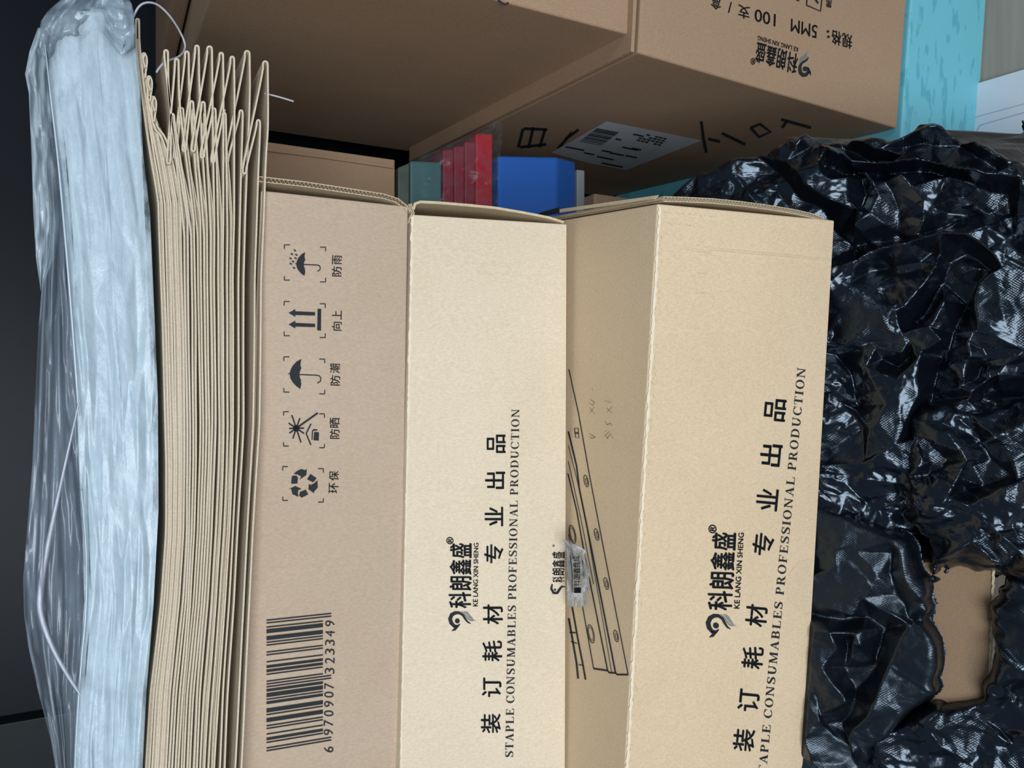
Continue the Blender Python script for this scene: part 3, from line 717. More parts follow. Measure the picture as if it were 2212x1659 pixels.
fix_parent(alley('file_box', 'narrow pale grey box edge right beside the blue binder in the gap', 'box', 1246, 1263, 366, 368, varied('pale_grey_board', (150, 158, 160), (138, 146, 148), 10, .5), part='box_body', y=YA + .035, depth=.1))
zz = at_y(1263, 366, YA)[2]
t = thing('cardboard_carton', 'dark carton in deepest shadow carrying the books and the binder', 'box', (.1, 1.0, FZ))
block('carton_body', -.1, .26, YA + .01, YA + .3, FZ + .001, zz - .022, KB, t, .003); fix_parent(t)

# clear film wrappings
def film(name, col, a0, a1, rough=.18, scale=30, stretch=(1, 1, 1), lo=.35, hi=.7, bump=.4):
    m = mat(name, col, rough, .8); L = m.node_tree.links; b = m.node_tree.nodes['Principled BSDF']
    tc = nd(m, 'ShaderNodeTexCoord'); mp = nd(m, 'ShaderNodeMapping'); mp.inputs['Scale'].default_value = stretch; L.new(tc.outputs['Object'], mp.inputs[0])
    n = nd(m, 'ShaderNodeTexNoise'); n.inputs['Scale'].default_value = scale; n.inputs['Detail'].default_value = 7; n.inputs['Roughness'].default_value = .6; L.new(mp.outputs[0], n.inputs[0])
    r = nd(m, 'ShaderNodeMapRange'); r.inputs[1].default_value = lo; r.inputs[2].default_value = hi; r.inputs[3].default_value = a0; r.inputs[4].default_value = a1
    L.new(n.outputs[0], r.inputs[0]); L.new(r.outputs[0], b.inputs['Alpha'])
    bp = nd(m, 'ShaderNodeBump'); bp.inputs['Strength'].default_value = bump; bp.inputs['Distance'].default_value = .003; L.new(n.outputs[0], bp.inputs['Height']); L.new(bp.outputs[0], b.inputs['Normal'])
    return m
FILMD = film('clear_film', (120, 132, 142), .01, .12, .12, 60)
def px_sheet(name, rows, yfun, m, parent, nx=24, amp=.001, seed=1, smooth=True, thick=None, wav=0):
    """sheet spanned between left and right outlines (rows of (py, px_left, px_right)), at distance yfun(u, py)"""
    ys = [r[0] for r in rows]; N = max(8, int((ys[-1] - ys[0]) / 7)); rr = np.random.default_rng(seed)
    PY = np.linspace(ys[0], ys[-1], N); Lx = np.interp(PY, ys, [r[1] for r in rows]); Rx = np.interp(PY, ys, [r[2] for r in rows])
    gx, gy = np.linspace(0, 1, nx), np.linspace(0, 1, N)
    w_ = max(1, np.mean(Rx - Lx)); asp = (ys[-1] - ys[0]) / w_
    Fd = facet(np.stack([rr.uniform(-.2, 1.2, 260), rr.uniform(-.1, 1.1 , 260) * 1], 1), rr.normal(0, 1, 260), [], gx, gy) * amp
    vs = []
    for j in range(N):
        for i in range(nx):
            px = Lx[j] + (Rx[j] - Lx[j]) * gx[i]; y = yfun(gx[i], PY[j]) + Fd[i, j]; vs.append(at_y(px, PY[j] + wav * (math.sin(7 * gx[i] + 1) + .5 * math.sin(17 * gx[i])) * (j / N) ** 2, y))
    fs = [(j * nx + i, j * nx + i + 1, (j + 1) * nx + i + 1, (j + 1) * nx + i) for j in range(N - 1) for i in range(nx - 1)]
    o = mesh(name, vs, fs, m, parent, smooth)
    if thick:
        md = o.modifiers.new('thickness', 'SOLIDIFY'); md.thickness = thick
    return o
t = thing('plastic_wrap', 'loose clear film around the red books in the gap', 'plastic film', (.25, YA - .01, at_y(1085, 300, YA)[2]))
px_sheet('film_front', [(262, 1068, 1082), (280, 1052, 1088), (310, 966, 1084), (345, 890, 1080), (450, 886, 1078)], lambda u, y: YA - .012, FILMD, t, 20, .004, 3, thick=.0001)
fix_parent(t)

# ================= folded kraft paper bags =================
Lm = ([0, 100, 200, 400, 700, 1000, 1150, 1300, 1500, 1659, 1850], [296, 300, 308, 326, 338, 346, 346, 336, 312, 303, 296])
Rm = ([0, 130, 390, 600, 920, 1000, 1150, 1300, 1659, 1850], [582, 579, 574, 565, 561, 556, 547, 540, 522, 513])
Lf = lambda y: np.interp(y, *Lm); Rf = lambda y: np.interp(y, *Rm)
zz1 = lambda X, Y: (X / 3.568, Y / 3.568)
Tt = [(1280, 400), (1362, 468), (1440, 410), (1518, 365), (1615, 375), (1705, 420), (1790, 450), (1905, 410), (2045, 490)]
Uu = [(1290, 1250), (1300, 1255), (1350, 1212), (1420, 1160), (1490, 1160), (1560, 1210), (1642, 1245), (1748, 1248), (1885, 1332)]
Ss = [(1312, 900), (1330, 880), (1400, 832), (1478, 780), (1566, 785), (1650, 835), (1728, 870), (1858, 850), (1992, 925)]
OA = [-172, -157, -142, -127, -111, -90, -66, -42, -1]      # outer leg, measured left from the lowest bag at y=460
OB = [-179, -164, -149, -134, -119, -101, -80, -54, -16]
rb = np.random.default_rng(8)
ordn = ['ninth', 'eighth', 'seventh', 'sixth', 'fifth', 'fourth', 'third', 'second', 'lowest']
def leg(off, ph, amp, y0, y1, step=26):
    P = []
    for y in np.arange(y0, y1, step):
        k = (Rf(y) - Lf(y)) / 250.
        P.append((Rf(y) + off * k + amp * math.sin(y / 170. + ph) * min(1, (y - 300) / 400 if y > 300 else 0) + amp * .4 * math.sin(y / 61. + ph * 2), y))
    return P
def arc_pts(c, r, d, n=5):
    return [(c[0] + r * math.cos(a), c[1] + d * r * math.sin(a)) for a in np.linspace(math.pi, 0, n)]
def smooth_path(P, it=2):
    P = [np.array(p, float) for p in P]
    for _ in range(it):
        Q = [P[0]]
        for a, b in zip(P[:-1], P[1:]): Q += [a * .75 + b * .25, a * .25 + b * .75]
        Q.append(P[-1]); P = Q
    return P
for i in range(9):
    lab_ = 'lowest kraft paper bag of the pleated stack, lying directly on the tan box' if i == 8 else ordn[i] + ' kraft paper bag from the tan box in the pleated stack'
    yy = .598 + rb.uniform(-.003, .003)
    t = thing('paper_bag', lab_, 'paper bag', at_y(*zz1(*Tt[i]), yy), 'folded kraft paper bags on the tan box')
    T_, U_, S_ = zz1(*Tt[i]), zz1(*Uu[i]), zz1(*Ss[i])
    ph = rb.uniform(0, 6); am = .8 if i == 8 else 2.0
    la = leg(OA[i], ph, am * .6, 470, 1840)[::-1]; lb = leg(OB[i], ph + .4, am * .6, 500, 1840)
    r = 4.2 + (1.2 if i in (4, 7, 8) else 0)
    xm = la[-1][0]
    path = la + [(xm + (T_[0] + r - xm) * .55, 330), (T_[0] + r + 1, T_[1] + 90 if i < 8 else T_[1] + 140), (T_[0] + r, T_[1] + 12)] + arc_pts(T_, r, -1.0)[::-1] + [(T_[0] - r * .8, T_[1] + 14)]
    if i > 0:
        path += [(U_[0] - 3.5, U_[1] - 14)] + arc_pts((U_[0], U_[1] - 2), 3.6, 1.0, 5) + [(U_[0] + 4.4, U_[1] - 14), (S_[0] - 3.6, S_[1] + 14)] + arc_pts((S_[0], S_[1] + 3), 3.4, -1.0, 5) + [(S_[0] + 4, S_[1] + 18)]
        path += [((S_[0] + 3 + lb[0][0]) / 2, (S_[1] + lb[0][1]) / 2)]
    path += lb
    pts = smooth_path(path, 2)
    sheet_edge('paper_sheet', [tuple(p) for p in pts], yy, .00125, .22, [KBAG], t, np.array([0, 1, 0.]))
    # the inner plies of each bag show as a further fine edge between the two outer legs
    nin = 2 if i not in (7, 8) else 0
    for k in range(nin):
        lc = leg((OA[i] + OB[i]) / 2 + 1.8 - 3.4 * k, ph + .2 + k, am * .6, 236 + 8 * (i % 3) + 22 * k, 1840)
        lc = [(x if y > 470 else S_[0] + 1.5 - 3 * k + (x - S_[0] - 1.5 + 3 * k) * max(0, (y - 262) / 208), y) for x, y in lc]
        sheet_edge('gusset', lc, yy + .002 + .002 * k, .0008, .2, [KBAG], t, np.array([0, 1, 0.]))
    fix_parent(t)
names_up = ['tenth', 'eleventh', 'twelfth', 'thirteenth']
for i, (off, top, tx) in enumerate(((-187, 212, 331), (-200, 168, 322), (-213, 118, 311), (-227, 44, 297))):
    yy = .600 + .002 * i
    t = thing('paper_bag', names_up[i] + ' kraft paper bag from the tan box, partly under the plastic wrapped sheets', 'paper bag', at_y(tx, top, yy), 'folded kraft paper bags on the tan box')
    ph = rb.uniform(0, 6)
    la = leg(off, ph, .5, 430, 1840)[::-1]; lb = leg(off - 8, ph + .4, .5, 430, 1840)
    path = la + [((la[-1][0] + tx) / 2 + 3, 300), (tx + 4, top + 60)] + arc_pts((tx, top), 3.6, -1.0)[::-1] + [(tx - 3, top + 60), ((lb[0][0] + tx) / 2 - 1, 300)] + lb
    sheet_edge('paper_sheet', [tuple(p) for p in smooth_path(path, 2)], yy, .0012, .22, [KBAG], t, np.array([0, 1, 0.]))
    for k in range(1):
        lc = leg(off - 4, ph + .2, .5, 430, 1840); sheet_edge('gusset', [(tx, top + 40), ((tx + lc[0][0]) / 2, 300)] + lc, yy + .002 + .002 * k, .0008, .2, [KBAG], t, np.array([0, 1, 0.]))
    if i < 3:
        q = [(tx + 2, top + 50), (tx + 8, top + 12), (tx + 3, top - 4), (tx - 3, top + 10), (tx + 4, top + 30)]
        sheet_edge('crumpled_mouth', [tuple(p) for p in smooth_path(q, 2)], yy - .004, .001, .03, [KBAG], t, np.array([0, 1, 0.]))
    fix_parent(t)

# ================= string =================
def tube(name, pts, r, m, parent=None, res=4):
    cu = bpy.data.curves.new(name, 'CURVE'); cu.dimensions = '3D'; s = cu.splines.new('NURBS'); s.points.add(len(pts) - 1)
    for p, q in zip(s.points, pts): p.co = (*q, 1)
    s.use_endpoint_u = True; s.order_u = 3; cu.bevel_depth = r; cu.bevel_resolution = res; cu.resolution_u = 6; cu.materials.append(m)
    o = bpy.data.objects.new(name, cu); C.objects.link(o); bpy.context.view_layer.update()
    me = bpy.data.meshes.new_from_object(o.evaluated_get(bpy.context.evaluated_depsgraph_get()))
    bpy.data.objects.remove(o); bpy.data.curves.remove(cu); me.name = name
    return link(name, me, None, parent)
STR = mat('grey_string', (176, 176, 186), .6)
o = tube('string', [at_y(x, y, d) for x, y, d in ((285, 45, .60), (292, 25, .60), (305, 8, .60), (325, 4, .602), (345, 12, .606), (368, 35, .61), (388, 66, .62), (401, 95, .625), (398, 112, .62), (385, 124, .612), (362, 131, .606), (346, 142, .604), (338, 156, .603))], .00075, STR)
tag(o, 'thin grey string looping above the pleated kraft bags', 'string')
o = tube('string', [at_y(x, y, .603) for x, y in ((572, 202), (590, 206), (612, 212), (634, 219))], .00065, STR)
tag(o, 'short loose string end sticking out beside the lowest kraft bag', 'string')

# ================= plastic wrapped stack of white sheets =================
Lp = ([20, 60, 100, 200, 330, 460, 860, 1100, 1300, 1500, 1659, 1850], [128, 104, 97, 108, 124, 136, 167, 176, 184, 168, 161, 150])
Rp = ([20, 60, 200, 500, 850, 1150, 1350, 1500, 1659, 1850], [278, 289, 300, 314, 329, 331, 322, 308, 300, 292])
pk = thing('wrapped_sheets', 'thick stack of pale blue white sheets wrapped in clear plastic, on the kraft bags', 'packaging', at_y(300, 900, .6))
SH = varied('pale_sheet_edges', (194, 212, 222), (174, 193, 205), 42, .5, .45, .5, 70, (.35, 1, 6), 8, .36, .66, .0025)
bounds = [0, .10, .36, .58, .78, 1.0]
for k in range(5):
    Y = np.arange(26 + 5 * (k % 2), 1850, 24.); a, b = [], []
    yk = .6 + (.004 if k == 0 else 0) + .0015 * (k % 2)
    sw = [6 * math.sin(y / 260. + k) for y in Y]
    for j, y in enumerate(Y):
        l, r_ = np.interp(y, *Lp), np.interp(y, *Rp)
        u0 = bounds[k] + (sw[j] / 1200 if k else 0); u1 = bounds[k + 1] + (6 * math.sin(y / 260. + k + 1) / 1200 if k < 4 else 0)
        rnd = max(0, 1 - (y - 26) / 40.)
        a.append((l + (r_ - l) * u0 + .2 + 14 * rnd * rnd * (1 if k == 0 else 0), y)); b.append((l + (r_ - l) * u1 - (2.6 if k == 0 else .2) - 10 * rnd * rnd * (1 if k == 4 else 0), y))
    vs, fs = [], []
    for (p, q) in zip(a, b):
        m_ = at_y((p[0] + q[0]) / 2, p[1], yk - .0012)
        vs += [at_y(*p, yk), m_, at_y(*q, yk), at_y(*q, yk) + np.array([0, .2, 0]), at_y(*p, yk) + np.array([0, .2, 0])]
    n = len(a)
    for j in range(n - 1):
        for c_ in range(5): fs.append((5 * j + c_, 5 * j + (c_ + 1) % 5, 5 * j + 5 + (c_ + 1) % 5, 5 * j + 5 + c_))
    fs.append((0, 4, 3, 2, 1)); e = 5 * (n - 1); fs.append((e, e + 1, e + 2, e + 3, e + 4))
    mesh('sheet_bundle', vs, fs, SH, pk)
FILM = film('cloudy_wrapping_film', (200, 218, 228), .08, .72, .34, 34, (.7, 1, 1.3), .36, .66, .9)
FILM2 = film('loose_wrapping_film', (150, 166, 182), .10, .34, .15, 14, (.4, 1, 1), .3, .75, .6)
FILM3 = film('folded_film_edge', (176, 192, 200), .35, .75, .25, 30, (.5, 1, 1), .35, .65, .6)
rows = [(y, np.interp(y, *Lp) - 2, np.interp(y, *Rp) + (3 if y < 350 else 8 if y > 1200 else 12)) for y in (24, 60, 100, 200, 330, 460, 700, 860, 1100, 1300, 1500, 1659, 1840)]
px_sheet('film_front', rows, lambda u, y: .5955 - .003 * math.sin(math.pi * u), FILM, pk, 60, .0018, 11, thick=.0001)
# gathered, folded end of the wrapping
px_sheet('film_fold', [(-30, 168, 262), (-8, 140, 276), (6, 122, 284), (20, 104, 288), (40, 88, 290), (70, 84, 292), (92, 80, 292)], lambda u, y: .592 + (.012 if y < 20 else 0) - .004 * math.sin(u * 9), film('gathered_film', (150, 168, 180), .2, .95, .3, 14, (.5, 1, 1.4), .35, .62, .8), pk, 50, .004, 12, thick=.0001, wav=26)
px_sheet('film_side', [(60, 82, 108), (110, 64, 104), (160, 54, 106), (200, 62, 110), (330, 68, 120), (460, 72, 132), (560, 78, 118), (600, 84, 100), (628, 88, 90)], lambda u, y: .590 + .012 * u, FILM3, pk, 14, .003, 13, thick=.0001)
px_sheet('film_side', [(60, 100, 118), (110, 92, 116), (160, 88, 112), (330, 92, 128), (460, 100, 140), (620, 90, 152), (700, 84, 160), (860, 76, 170), (1000, 70, 176), (1250, 50, 186), (1330, 52, 184), (1400, 62, 178), (1500, 84, 170), (1600, 110, 165), (1659, 120, 163), (1830, 148, 156)],
         lambda u, y: .585 + .016 * u, FILM2, pk, 26, .005, 14, thick=.0001)
SEAL = film('film_seal', (200, 208, 220), .35, .8, .3, 50)
def strip(name, pts, wd, y, m, parent):
    P = [np.array(p, float) for p in smooth_path(pts, 2)]; n = len(P); vs, fs = [], []
    for i in range(n):
        tt = P[min(n - 1, i + 1)] - P[max(0, i - 1)]; tt /= np.linalg.norm(tt); q = np.array([-tt[1], tt[0]]) * np.interp(i / (n - 1), np.linspace(0, 1, len(wd)), wd) / 2
        a, b = P[i] + q, P[i] - q; c_ = P[i]
        vs += [at_y(*a, y), at_y(*c_, y - .0018), at_y(*b, y), at_y(*c_, y + .0004)]
    for i in range(n - 1):
        for k in range(4): fs.append((4 * i + k, 4 * i + (k + 1) % 4, 4 * i + 4 + (k + 1) % 4, 4 * i + 4 + k))
    return mesh(name, vs, fs, m, parent, True)
strip('seal_strip', [(172, 862), (150, 960), (128, 1060), (102, 1180), (84, 1290), (88, 1335), (112, 1400), (146, 1460), (174, 1502)], [3, 6, 8, 14, 17, 15, 12, 10, 5], .583, SEAL, pk)
strip('film_crease', [(97, 96), (108, 200), (124, 330), (136, 460), (150, 620), (166, 830), (170, 900)], [3, 4, 6, 6, 5, 4], .5905, film('bright_film_crease', (214, 228, 240), .6, .9, .3, 40), pk)
strip('film_crease', [(176, 1060), (188, 1200), (186, 1330), (176, 1420), (166, 1560), (160, 1700)], [3, 4, 5, 4, 3], .5905, film('bright_film_crease', (214, 228, 240), .5, .8, .3, 40), pk)
fix_parent(pk)

# scrap of clear packaging film with print, caught on the middle box's lower edge
sp = thing('plastic_wrap', 'small crinkled scrap of clear printed film on the lower edge of the middle box', 'plastic film', P2.front(1222, 1240))
FS = film('crinkled_clear_scrap', (196, 206, 212), .12, .6, .12, 90, (1, 1, 1), .4, .65, .8)
px_sheet('film', [(1166, 1216, 1226), (1176, 1212, 1238), (1186, 1222, 1266), (1200, 1224, 1264), (1240, 1224, 1274), (1306, 1224, 1268), (1312, 1226, 1262)], lambda u, y: .595 - .025 * u, FS, sp, 16, .006, 21, thick=.0001)
si = Ink(at_y(1245, 1240, .578), (0, -1, -.3))
for c_, y in (('成', 1207), ('盘', 1220), ('鑫', 1233), ('朗', 1247), ('科', 1260), ('一', 1275)): si.char(c_, 1246 + (y - 1240) * .04, y, 12, 16, .0, .02)
si.stroke([(1232, 1200), (1236, 1240), (1236, 1280)], 2); si.stroke([(1258, 1210), (1262, 1250)], 2)
si.build('film_print', INK, sp)
fix_parent(sp)

# ================= black plastic bags =================
def black(name, rough=.18, col=(9, 13, 20)):
    m = mat(name, col, rough, .72); L = m.node_tree.links; b = m.node_tree.nodes['Principled BSDF']; b.inputs['Specular Tint'].default_value = (.68, .84, 1, 1)
    tc = nd(m, 'ShaderNodeTexCoord'); mp = nd(m, 'ShaderNodeMapping'); mp.inputs['Rotation'].default_value = (0, 0, .78); mp.inputs['Scale'].default_value = (1, 1, .2)
    L.new(tc.outputs['Object'], mp.inputs[0])
    v = nd(m, 'ShaderNodeTexVoronoi'); v.inputs['Scale'].default_value = 620; v.inputs['Randomness'].default_value = .15; L.new(mp.outputs[0], v.inputs[0])
    n = nd(m, 'ShaderNodeTexNoise'); n.inputs['Scale'].default_value = 22; L.new(tc.outputs['Object'], n.inputs[0])
    n3 = nd(m, 'ShaderNodeTexNoise'); n3.inputs['Scale'].default_value = 210; n3.inputs['Detail'].default_value = 5; L.new(tc.outputs['Object'], n3.inputs[0])
    mr = nd(m, 'ShaderNodeMapRange'); mr.inputs[1].default_value = .44; mr.inputs[2].default_value = .56; L.new(n.outputs[0], mr.inputs[0])
    mu = nd(m, 'ShaderNodeMath', operation='MULTIPLY'); L.new(v.outputs[0], mu.inputs[0]); L.new(mr.outputs[0], mu.inputs[1])
    ad = nd(m, 'ShaderNodeMath', operation='ADD'); L.new(mu.outputs[0], ad.inputs[0]); L.new(n3.outputs[0], ad.inputs[1])
    bp = nd(m, 'ShaderNodeBump'); bp.inputs['Strength'].default_value = .5; bp.inputs['Distance'].default_value = .0007
    L.new(ad.outputs[0], bp.inputs['Height']); L.new(bp.outputs[0], b.inputs['Normal'])
    mr2 = nd(m, 'ShaderNodeMapRange'); mr2.inputs[3].default_value = rough - .06; mr2.inputs[4].default_value = rough + .14; L.new(n.outputs[0], mr2.inputs[0]); L.new(mr2.outputs[0], b.inputs['Roughness'])
    return m
BLK = black('black_bag_film'); BLK2 = black('black_bag_film_soft', .30)
SL = .58                  # the heap of bags slopes down towards the viewer
SX = SL * .0967
BP0, BN = np.array([.145, .478, .540]), np.array([-SX, -SL, 1]) / math.sqrt(1 + SL * SL + SX * SX)
DISP = BN
def plane(x, y): return BP0[2] + (y - BP0[1]) * SL + (x - BP0[0]) * SX
def xy(px, py): p = hit(px, py, BP0, BN); return p[0], p[1]
def inside(poly, gx, gy):
    """signed distance to a polygon, positive inside"""
    d = np.full(gx.shape, 9e9); ins = np.zeros(gx.shape, bool); n = len(poly)
    for i in range(n):
        a, b = poly[i], poly[(i + 1) % n]; ex, ey = b[0] - a[0], b[1] - a[1]; L2 = ex * ex + ey * ey + 1e-12
        t = np.clip(((gx - a[0]) * ex + (gy - a[1]) * ey) / L2, 0, 1); d = np.minimum(d, np.hypot(gx - a[0] - t * ex, gy - a[1] - t * ey))
        c = ((a[1] > gy) != (b[1] > gy)) & (gx < (b[0] - a[0]) * (gy - a[1]) / (b[1] - a[1] + 1e-15) + a[0]); ins ^= c
    return np.where(ins, d, -d)
def bag(name, label, outline, creases, base, seed, res=.0013, facets=((.06, .007), (.024, .0034), (.010, .0015), (.005, .0006)), stretch=None, skirt=.05, drop=.30, m=None, edge=.012, rid=.0003, warp=.004, soft=0, group='black plastic bags'):
    """outline: pixel polygon of the bag seen from the camera; creases: [(points in pixels, height in m)]"""
    m = m or BLK
    P = [xy(*p) for p in outline]; rr = np.random.default_rng(seed)
    x0, x1 = min(p[0] for p in P) - skirt, max(p[0] for p in P) + skirt; y0, y1 = min(p[1] for p in P) - skirt, max(p[1] for p in P) + skirt
    X = np.arange(x0, x1, res); Y = np.arange(y0, y1, res); gx, gy = np.meshgrid(X, Y, indexing='ij')
    pts, hs, ed = [], [], []
    for cr, h in creases:
        k0 = len(pts); hh = np.interp(np.linspace(0, 1, len(cr)), np.linspace(0, 1, len(h)), h) if hasattr(h, '__len__') else [h] * len(cr)
        for p, q in zip(cr, hh): pts.append(xy(*p)); hs.append(q)
        ed += [(k0 + i, k0 + i + 1) for i in range(len(cr) - 1)]
    nC = len(pts); CP = np.array(pts) if nC else np.zeros((0, 2))
    # free points fill in between the traced folds
    for _ in range(int((x1 - x0) * (y1 - y0) / .0009)):
        q = (rr.uniform(x0, x1), rr.uniform(y0, y1))
        if nC and np.min(np.hypot(CP[:, 0] - q[0], CP[:, 1] - q[1])) < .018: continue
        pts.append(q); hs.append(rr.normal(0, .004))
    for q in ((x0 - .01, y0 - .01), (x1 + .01, y0 - .01), (x0 - .01, y1 + .01), (x1 + .01, y1 + .01)): pts.append(q); hs.append(0)
    big = facet(pts, hs, ed, X, Y)
    fine = np.zeros_like(big)
    for k, (sp, am) in enumerate(facets):
        if stretch and k > 0: fine += rand_facet(rr, X, Y, sp, am, stretch[0], stretch[1])
        else: fine += rand_facet(rr, X, Y, sp, am)
    act = blur(np.abs(rand_facet(rr, X, Y, .05, 1.0)), 10); act = .35 + 1.3 * np.clip(act, 0, 1)
    fine *= act
    fine += (ridged(rr, big.shape, X, Y, .03, rid) - rid) * (1.6 - act)
    sd = inside(P, gx, gy) + blur(fine, 8) * 1.6
    t = np.clip(sd / edge, 0, 1); roll = np.sqrt(np.clip(1 - (1 - t) ** 2, 0, 1))
    # close the bag: beyond the outline the film drops away to the floor
    down = np.where(sd > 0, -(1 - roll) * edge * 1.3, -edge * 1.3 + np.maximum(sd * 9, -drop))
    H = blur(big + fine, soft) + down
    Zb = base(gx, gy)
    wx = blur(rand_facet(rr, X, Y, .03, warp), 2); wy = blur(rand_facet(rr, X, Y, .025, warp), 2)
    Z = Zb + H * DISP[2]; YY = gy + np.maximum(H, -edge * 1.6) * DISP[1] + wy; XX = gx + wx
    # the box presses on the film: nothing rises past its lower front edge
    yb = .478 - (XX - .145) * .0967; zbx = .557 + (XX - .145) * .0159
    lim = np.where(XX < .148, zbx - .0012 + np.maximum(0, yb - .003 - YY) * 1.2, 9); Z = np.minimum(Z, lim)
    Z = np.maximum(Z, FZ + .012)
    vs = np.stack([XX, YY, Z], -1).reshape(-1, 3); nX, nY = gx.shape
    keep = sd > -min(skirt * .8, drop / 9 + .002)
    idx = np.arange(nX * nY).reshape(nX, nY)
    k4 = keep[:-1, :-1] & keep[1:, :-1] & keep[1:, 1:] & keep[:-1, 1:]
    F4 = np.stack([idx[:-1, :-1][k4], idx[1:, :-1][k4], idx[1:, 1:][k4], idx[:-1, 1:][k4]], -1)
    used = np.unique(F4); remap = np.full(nX * nY, -1); remap[used] = np.arange(len(used))
    me = bpy.data.meshes.new(name); v = vs[used]; f = remap[F4]
    me.vertices.add(len(v)); me.vertices.foreach_set('co', v.ravel()); me.loops.add(f.size); me.loops.foreach_set('vertex_index', f.ravel().astype(np.int32))
    me.polygons.add(len(f)); me.polygons.foreach_set('loop_start', np.arange(0, f.size, 4, dtype=np.int32)); me.polygons.foreach_set('use_smooth', [True] * len(f))
    me.update(calc_edges=True); me.validate()
    o = link(name, me, m); tag(o, label, 'plastic bag', group); return o

zH = lambda X, Y: (1700 + X / 2.213, 250 + Y / 2.213)
zJ = lambda X, Y: (1700 + X / 2.186, 900 + Y / 2.186)
def mapz(z, L): return [z(*p) for p in L]
base1 = lambda x, y: plane(x, y) + 0 * x
cr1 = [
 (mapz(zH, [(185, 180), (240, 205), (300, 215), (385, 232), (520, 240), (640, 238), (740, 248), (770, 262), (860, 270), (930, 285), (1000, 280), (1130, 300)]), .013),
 (mapz(zH, [(160, 250), (300, 262), (450, 275), (640, 268), (760, 285), (900, 330), (1060, 345)]), -.014),
 (mapz(zH, [(0, 235), (50, 290), (100, 350), (200, 418), (270, 445), (330, 470)]), [.008, .012, .012, .006]),
 (mapz(zH, [(-60, 260), (0, 330), (60, 400), (150, 450)]), -.006),
 (mapz(zH, [(20, 60), (100, 80), (220, 100), (350, 132), (460, 165), (560, 205), (690, 240)]), [.006, .012, .012, .006]),
 (mapz(zH, [(130, 130), (260, 155), (400, 195), (520, 218)]), -.010),
 (mapz(zH, [(440, 80), (560, 90), (740, 66), (850, 90), (930, 150), (1030, 205), (1120, 235)]), .012),
 (mapz(zH, [(560, 150), (700, 130), (830, 120), (900, 190), (1000, 240)]), -.006),
 (mapz(zH, [(145, 245), (160, 290), (215, 312), (290, 300), (320, 250)]), [.004, .010, .008, .004]),
 (mapz(zH, [(390, 285), (420, 330), (440, 400), (400, 490), (330, 540), (345, 480), (290, 420)]), [.014, .010, .012, .008]),
 (mapz(zH, [(365, 300), (380, 380), (350, 440)]), -.006),
 (mapz(zH, [(470, 330), (500, 400), (530, 470), (540, 560)]), [.002, -.008]),
 (mapz(zH, [(540, 310), (590, 370), (640, 420), (650, 520), (610, 590)]), .009),
 (mapz(zH, [(755, 320), (720, 390), (680, 450), (640, 560)]), [.010, .008, .004]),
 (mapz(zH, [(820, 380), (900, 430), (1000, 470), (1080, 560)]), -.016),
 (mapz(zH, [(240, 560), (300, 610), (360, 670)]), -.012),
 (mapz(zH, [(330, 690), (390, 655), (470, 630), (600, 605), (740, 562), (850, 570), (920, 525), (1000, 565), (1030, 590)]), [.008, .012, .014, .014, .012]),
 (mapz(zH, [(250, 640), (400, 600), (560, 590), (720, 540), (860, 480)]), -.008),
 (mapz(zH, [(400, 720), (500, 710), (640, 690), (730, 660)]), -.004),
 (mapz(zH, [(340, 705), (300, 790), (240, 870)]), .006),
 (mapz(zH, [(250, 1080), (340, 1000), (440, 960), (520, 930), (560, 900), (640, 820), (700, 730)]), [.004, .010, .008, .006]),
 (mapz(zH, [(700, 640), (760, 700), (720, 800), (680, 890), (620, 980)]), [-.010, -.022, -.016]),
 (mapz(zH, [(850, 640), (960, 720), (900, 790), (850, 900)]), -.020),
 (mapz(zH, [(1140, 680), (1050, 700), (960, 750), (905, 800), (885, 870), (900, 1030)]), .010),
 (mapz(zH, [(980, 880), (1070, 940), (1150, 930)]), .007),
 (mapz(zH, [(1010, 640), (1010, 720), (960, 660), (920, 620)]), [.010, .012, .006]),
 (mapz(zH, [(740, 900), (680, 1020), (600, 1090), (540, 1150)]), .008),
 (mapz(zH, [(390, 1220), (420, 1130), (500, 1090), (560, 1060)]), .008),
 (mapz(zH, [(730, 1090), (620, 1180), (520, 1280), (480, 1390)]), .011),
 (mapz(zH, [(400, 1220), (430, 1310), (480, 1390), (430, 1470)]), .009),
 (mapz(zH, [(450, 1180), (520, 1220), (570, 1170)]), -.006),
 (mapz(zH, [(620, 1270), (640, 1350), (590, 1440), (520, 1560)]), .009),
 (mapz(zH, [(740, 1130), (720, 1250), (700, 1380), (640, 1500)]), [-.008, -.018, -.012]),
 (mapz(zH, [(780, 1060), (760, 1140), (760, 1230)]), -.008),
 (mapz(zH, [(870, 1045), (850, 1100), (870, 1190), (960, 1220), (970, 1240), (900, 1320), (870, 1370)]), .011),
 (mapz(zH, [(920, 1120), (960, 1180), (930, 1220)]), -.004),
 (mapz(zH, [(790, 1210), (850, 1290), (870, 1360)]), .006),
 (mapz(zH, [(1120, 1110), (1010, 1220), (960, 1260)]), .004),
 (mapz(zH, [(990, 1280), (1060, 1360), (1000, 1400), (930, 1380)]), -.012),
 (mapz(zH, [(640, 1530), (700, 1480), (780, 1430), (870, 1390)]), .010),
 (mapz(zH, [(230, 1160), (300, 1250), (330, 1400), (350, 1500)]), -.008),
 (mapz(zH, [(250, 1380), (330, 1420), (380, 1500)]), .006),
]
out1 = [(1395, 470), (1430, 432), (1480, 400), (1530, 372), (1570, 350), (1640, 310), (1690, 293), (1740, 288), (1800, 291), (1880, 292), (1940, 296), (1980, 288), (2025, 283), (2070, 290), (2110, 312), (2150, 322), (2212, 330), (2330, 350), (2400, 700), (2400, 1010), (2140, 1010), (2040, 1110), (1930, 1170), (1600, 1180), (1395, 1000)]
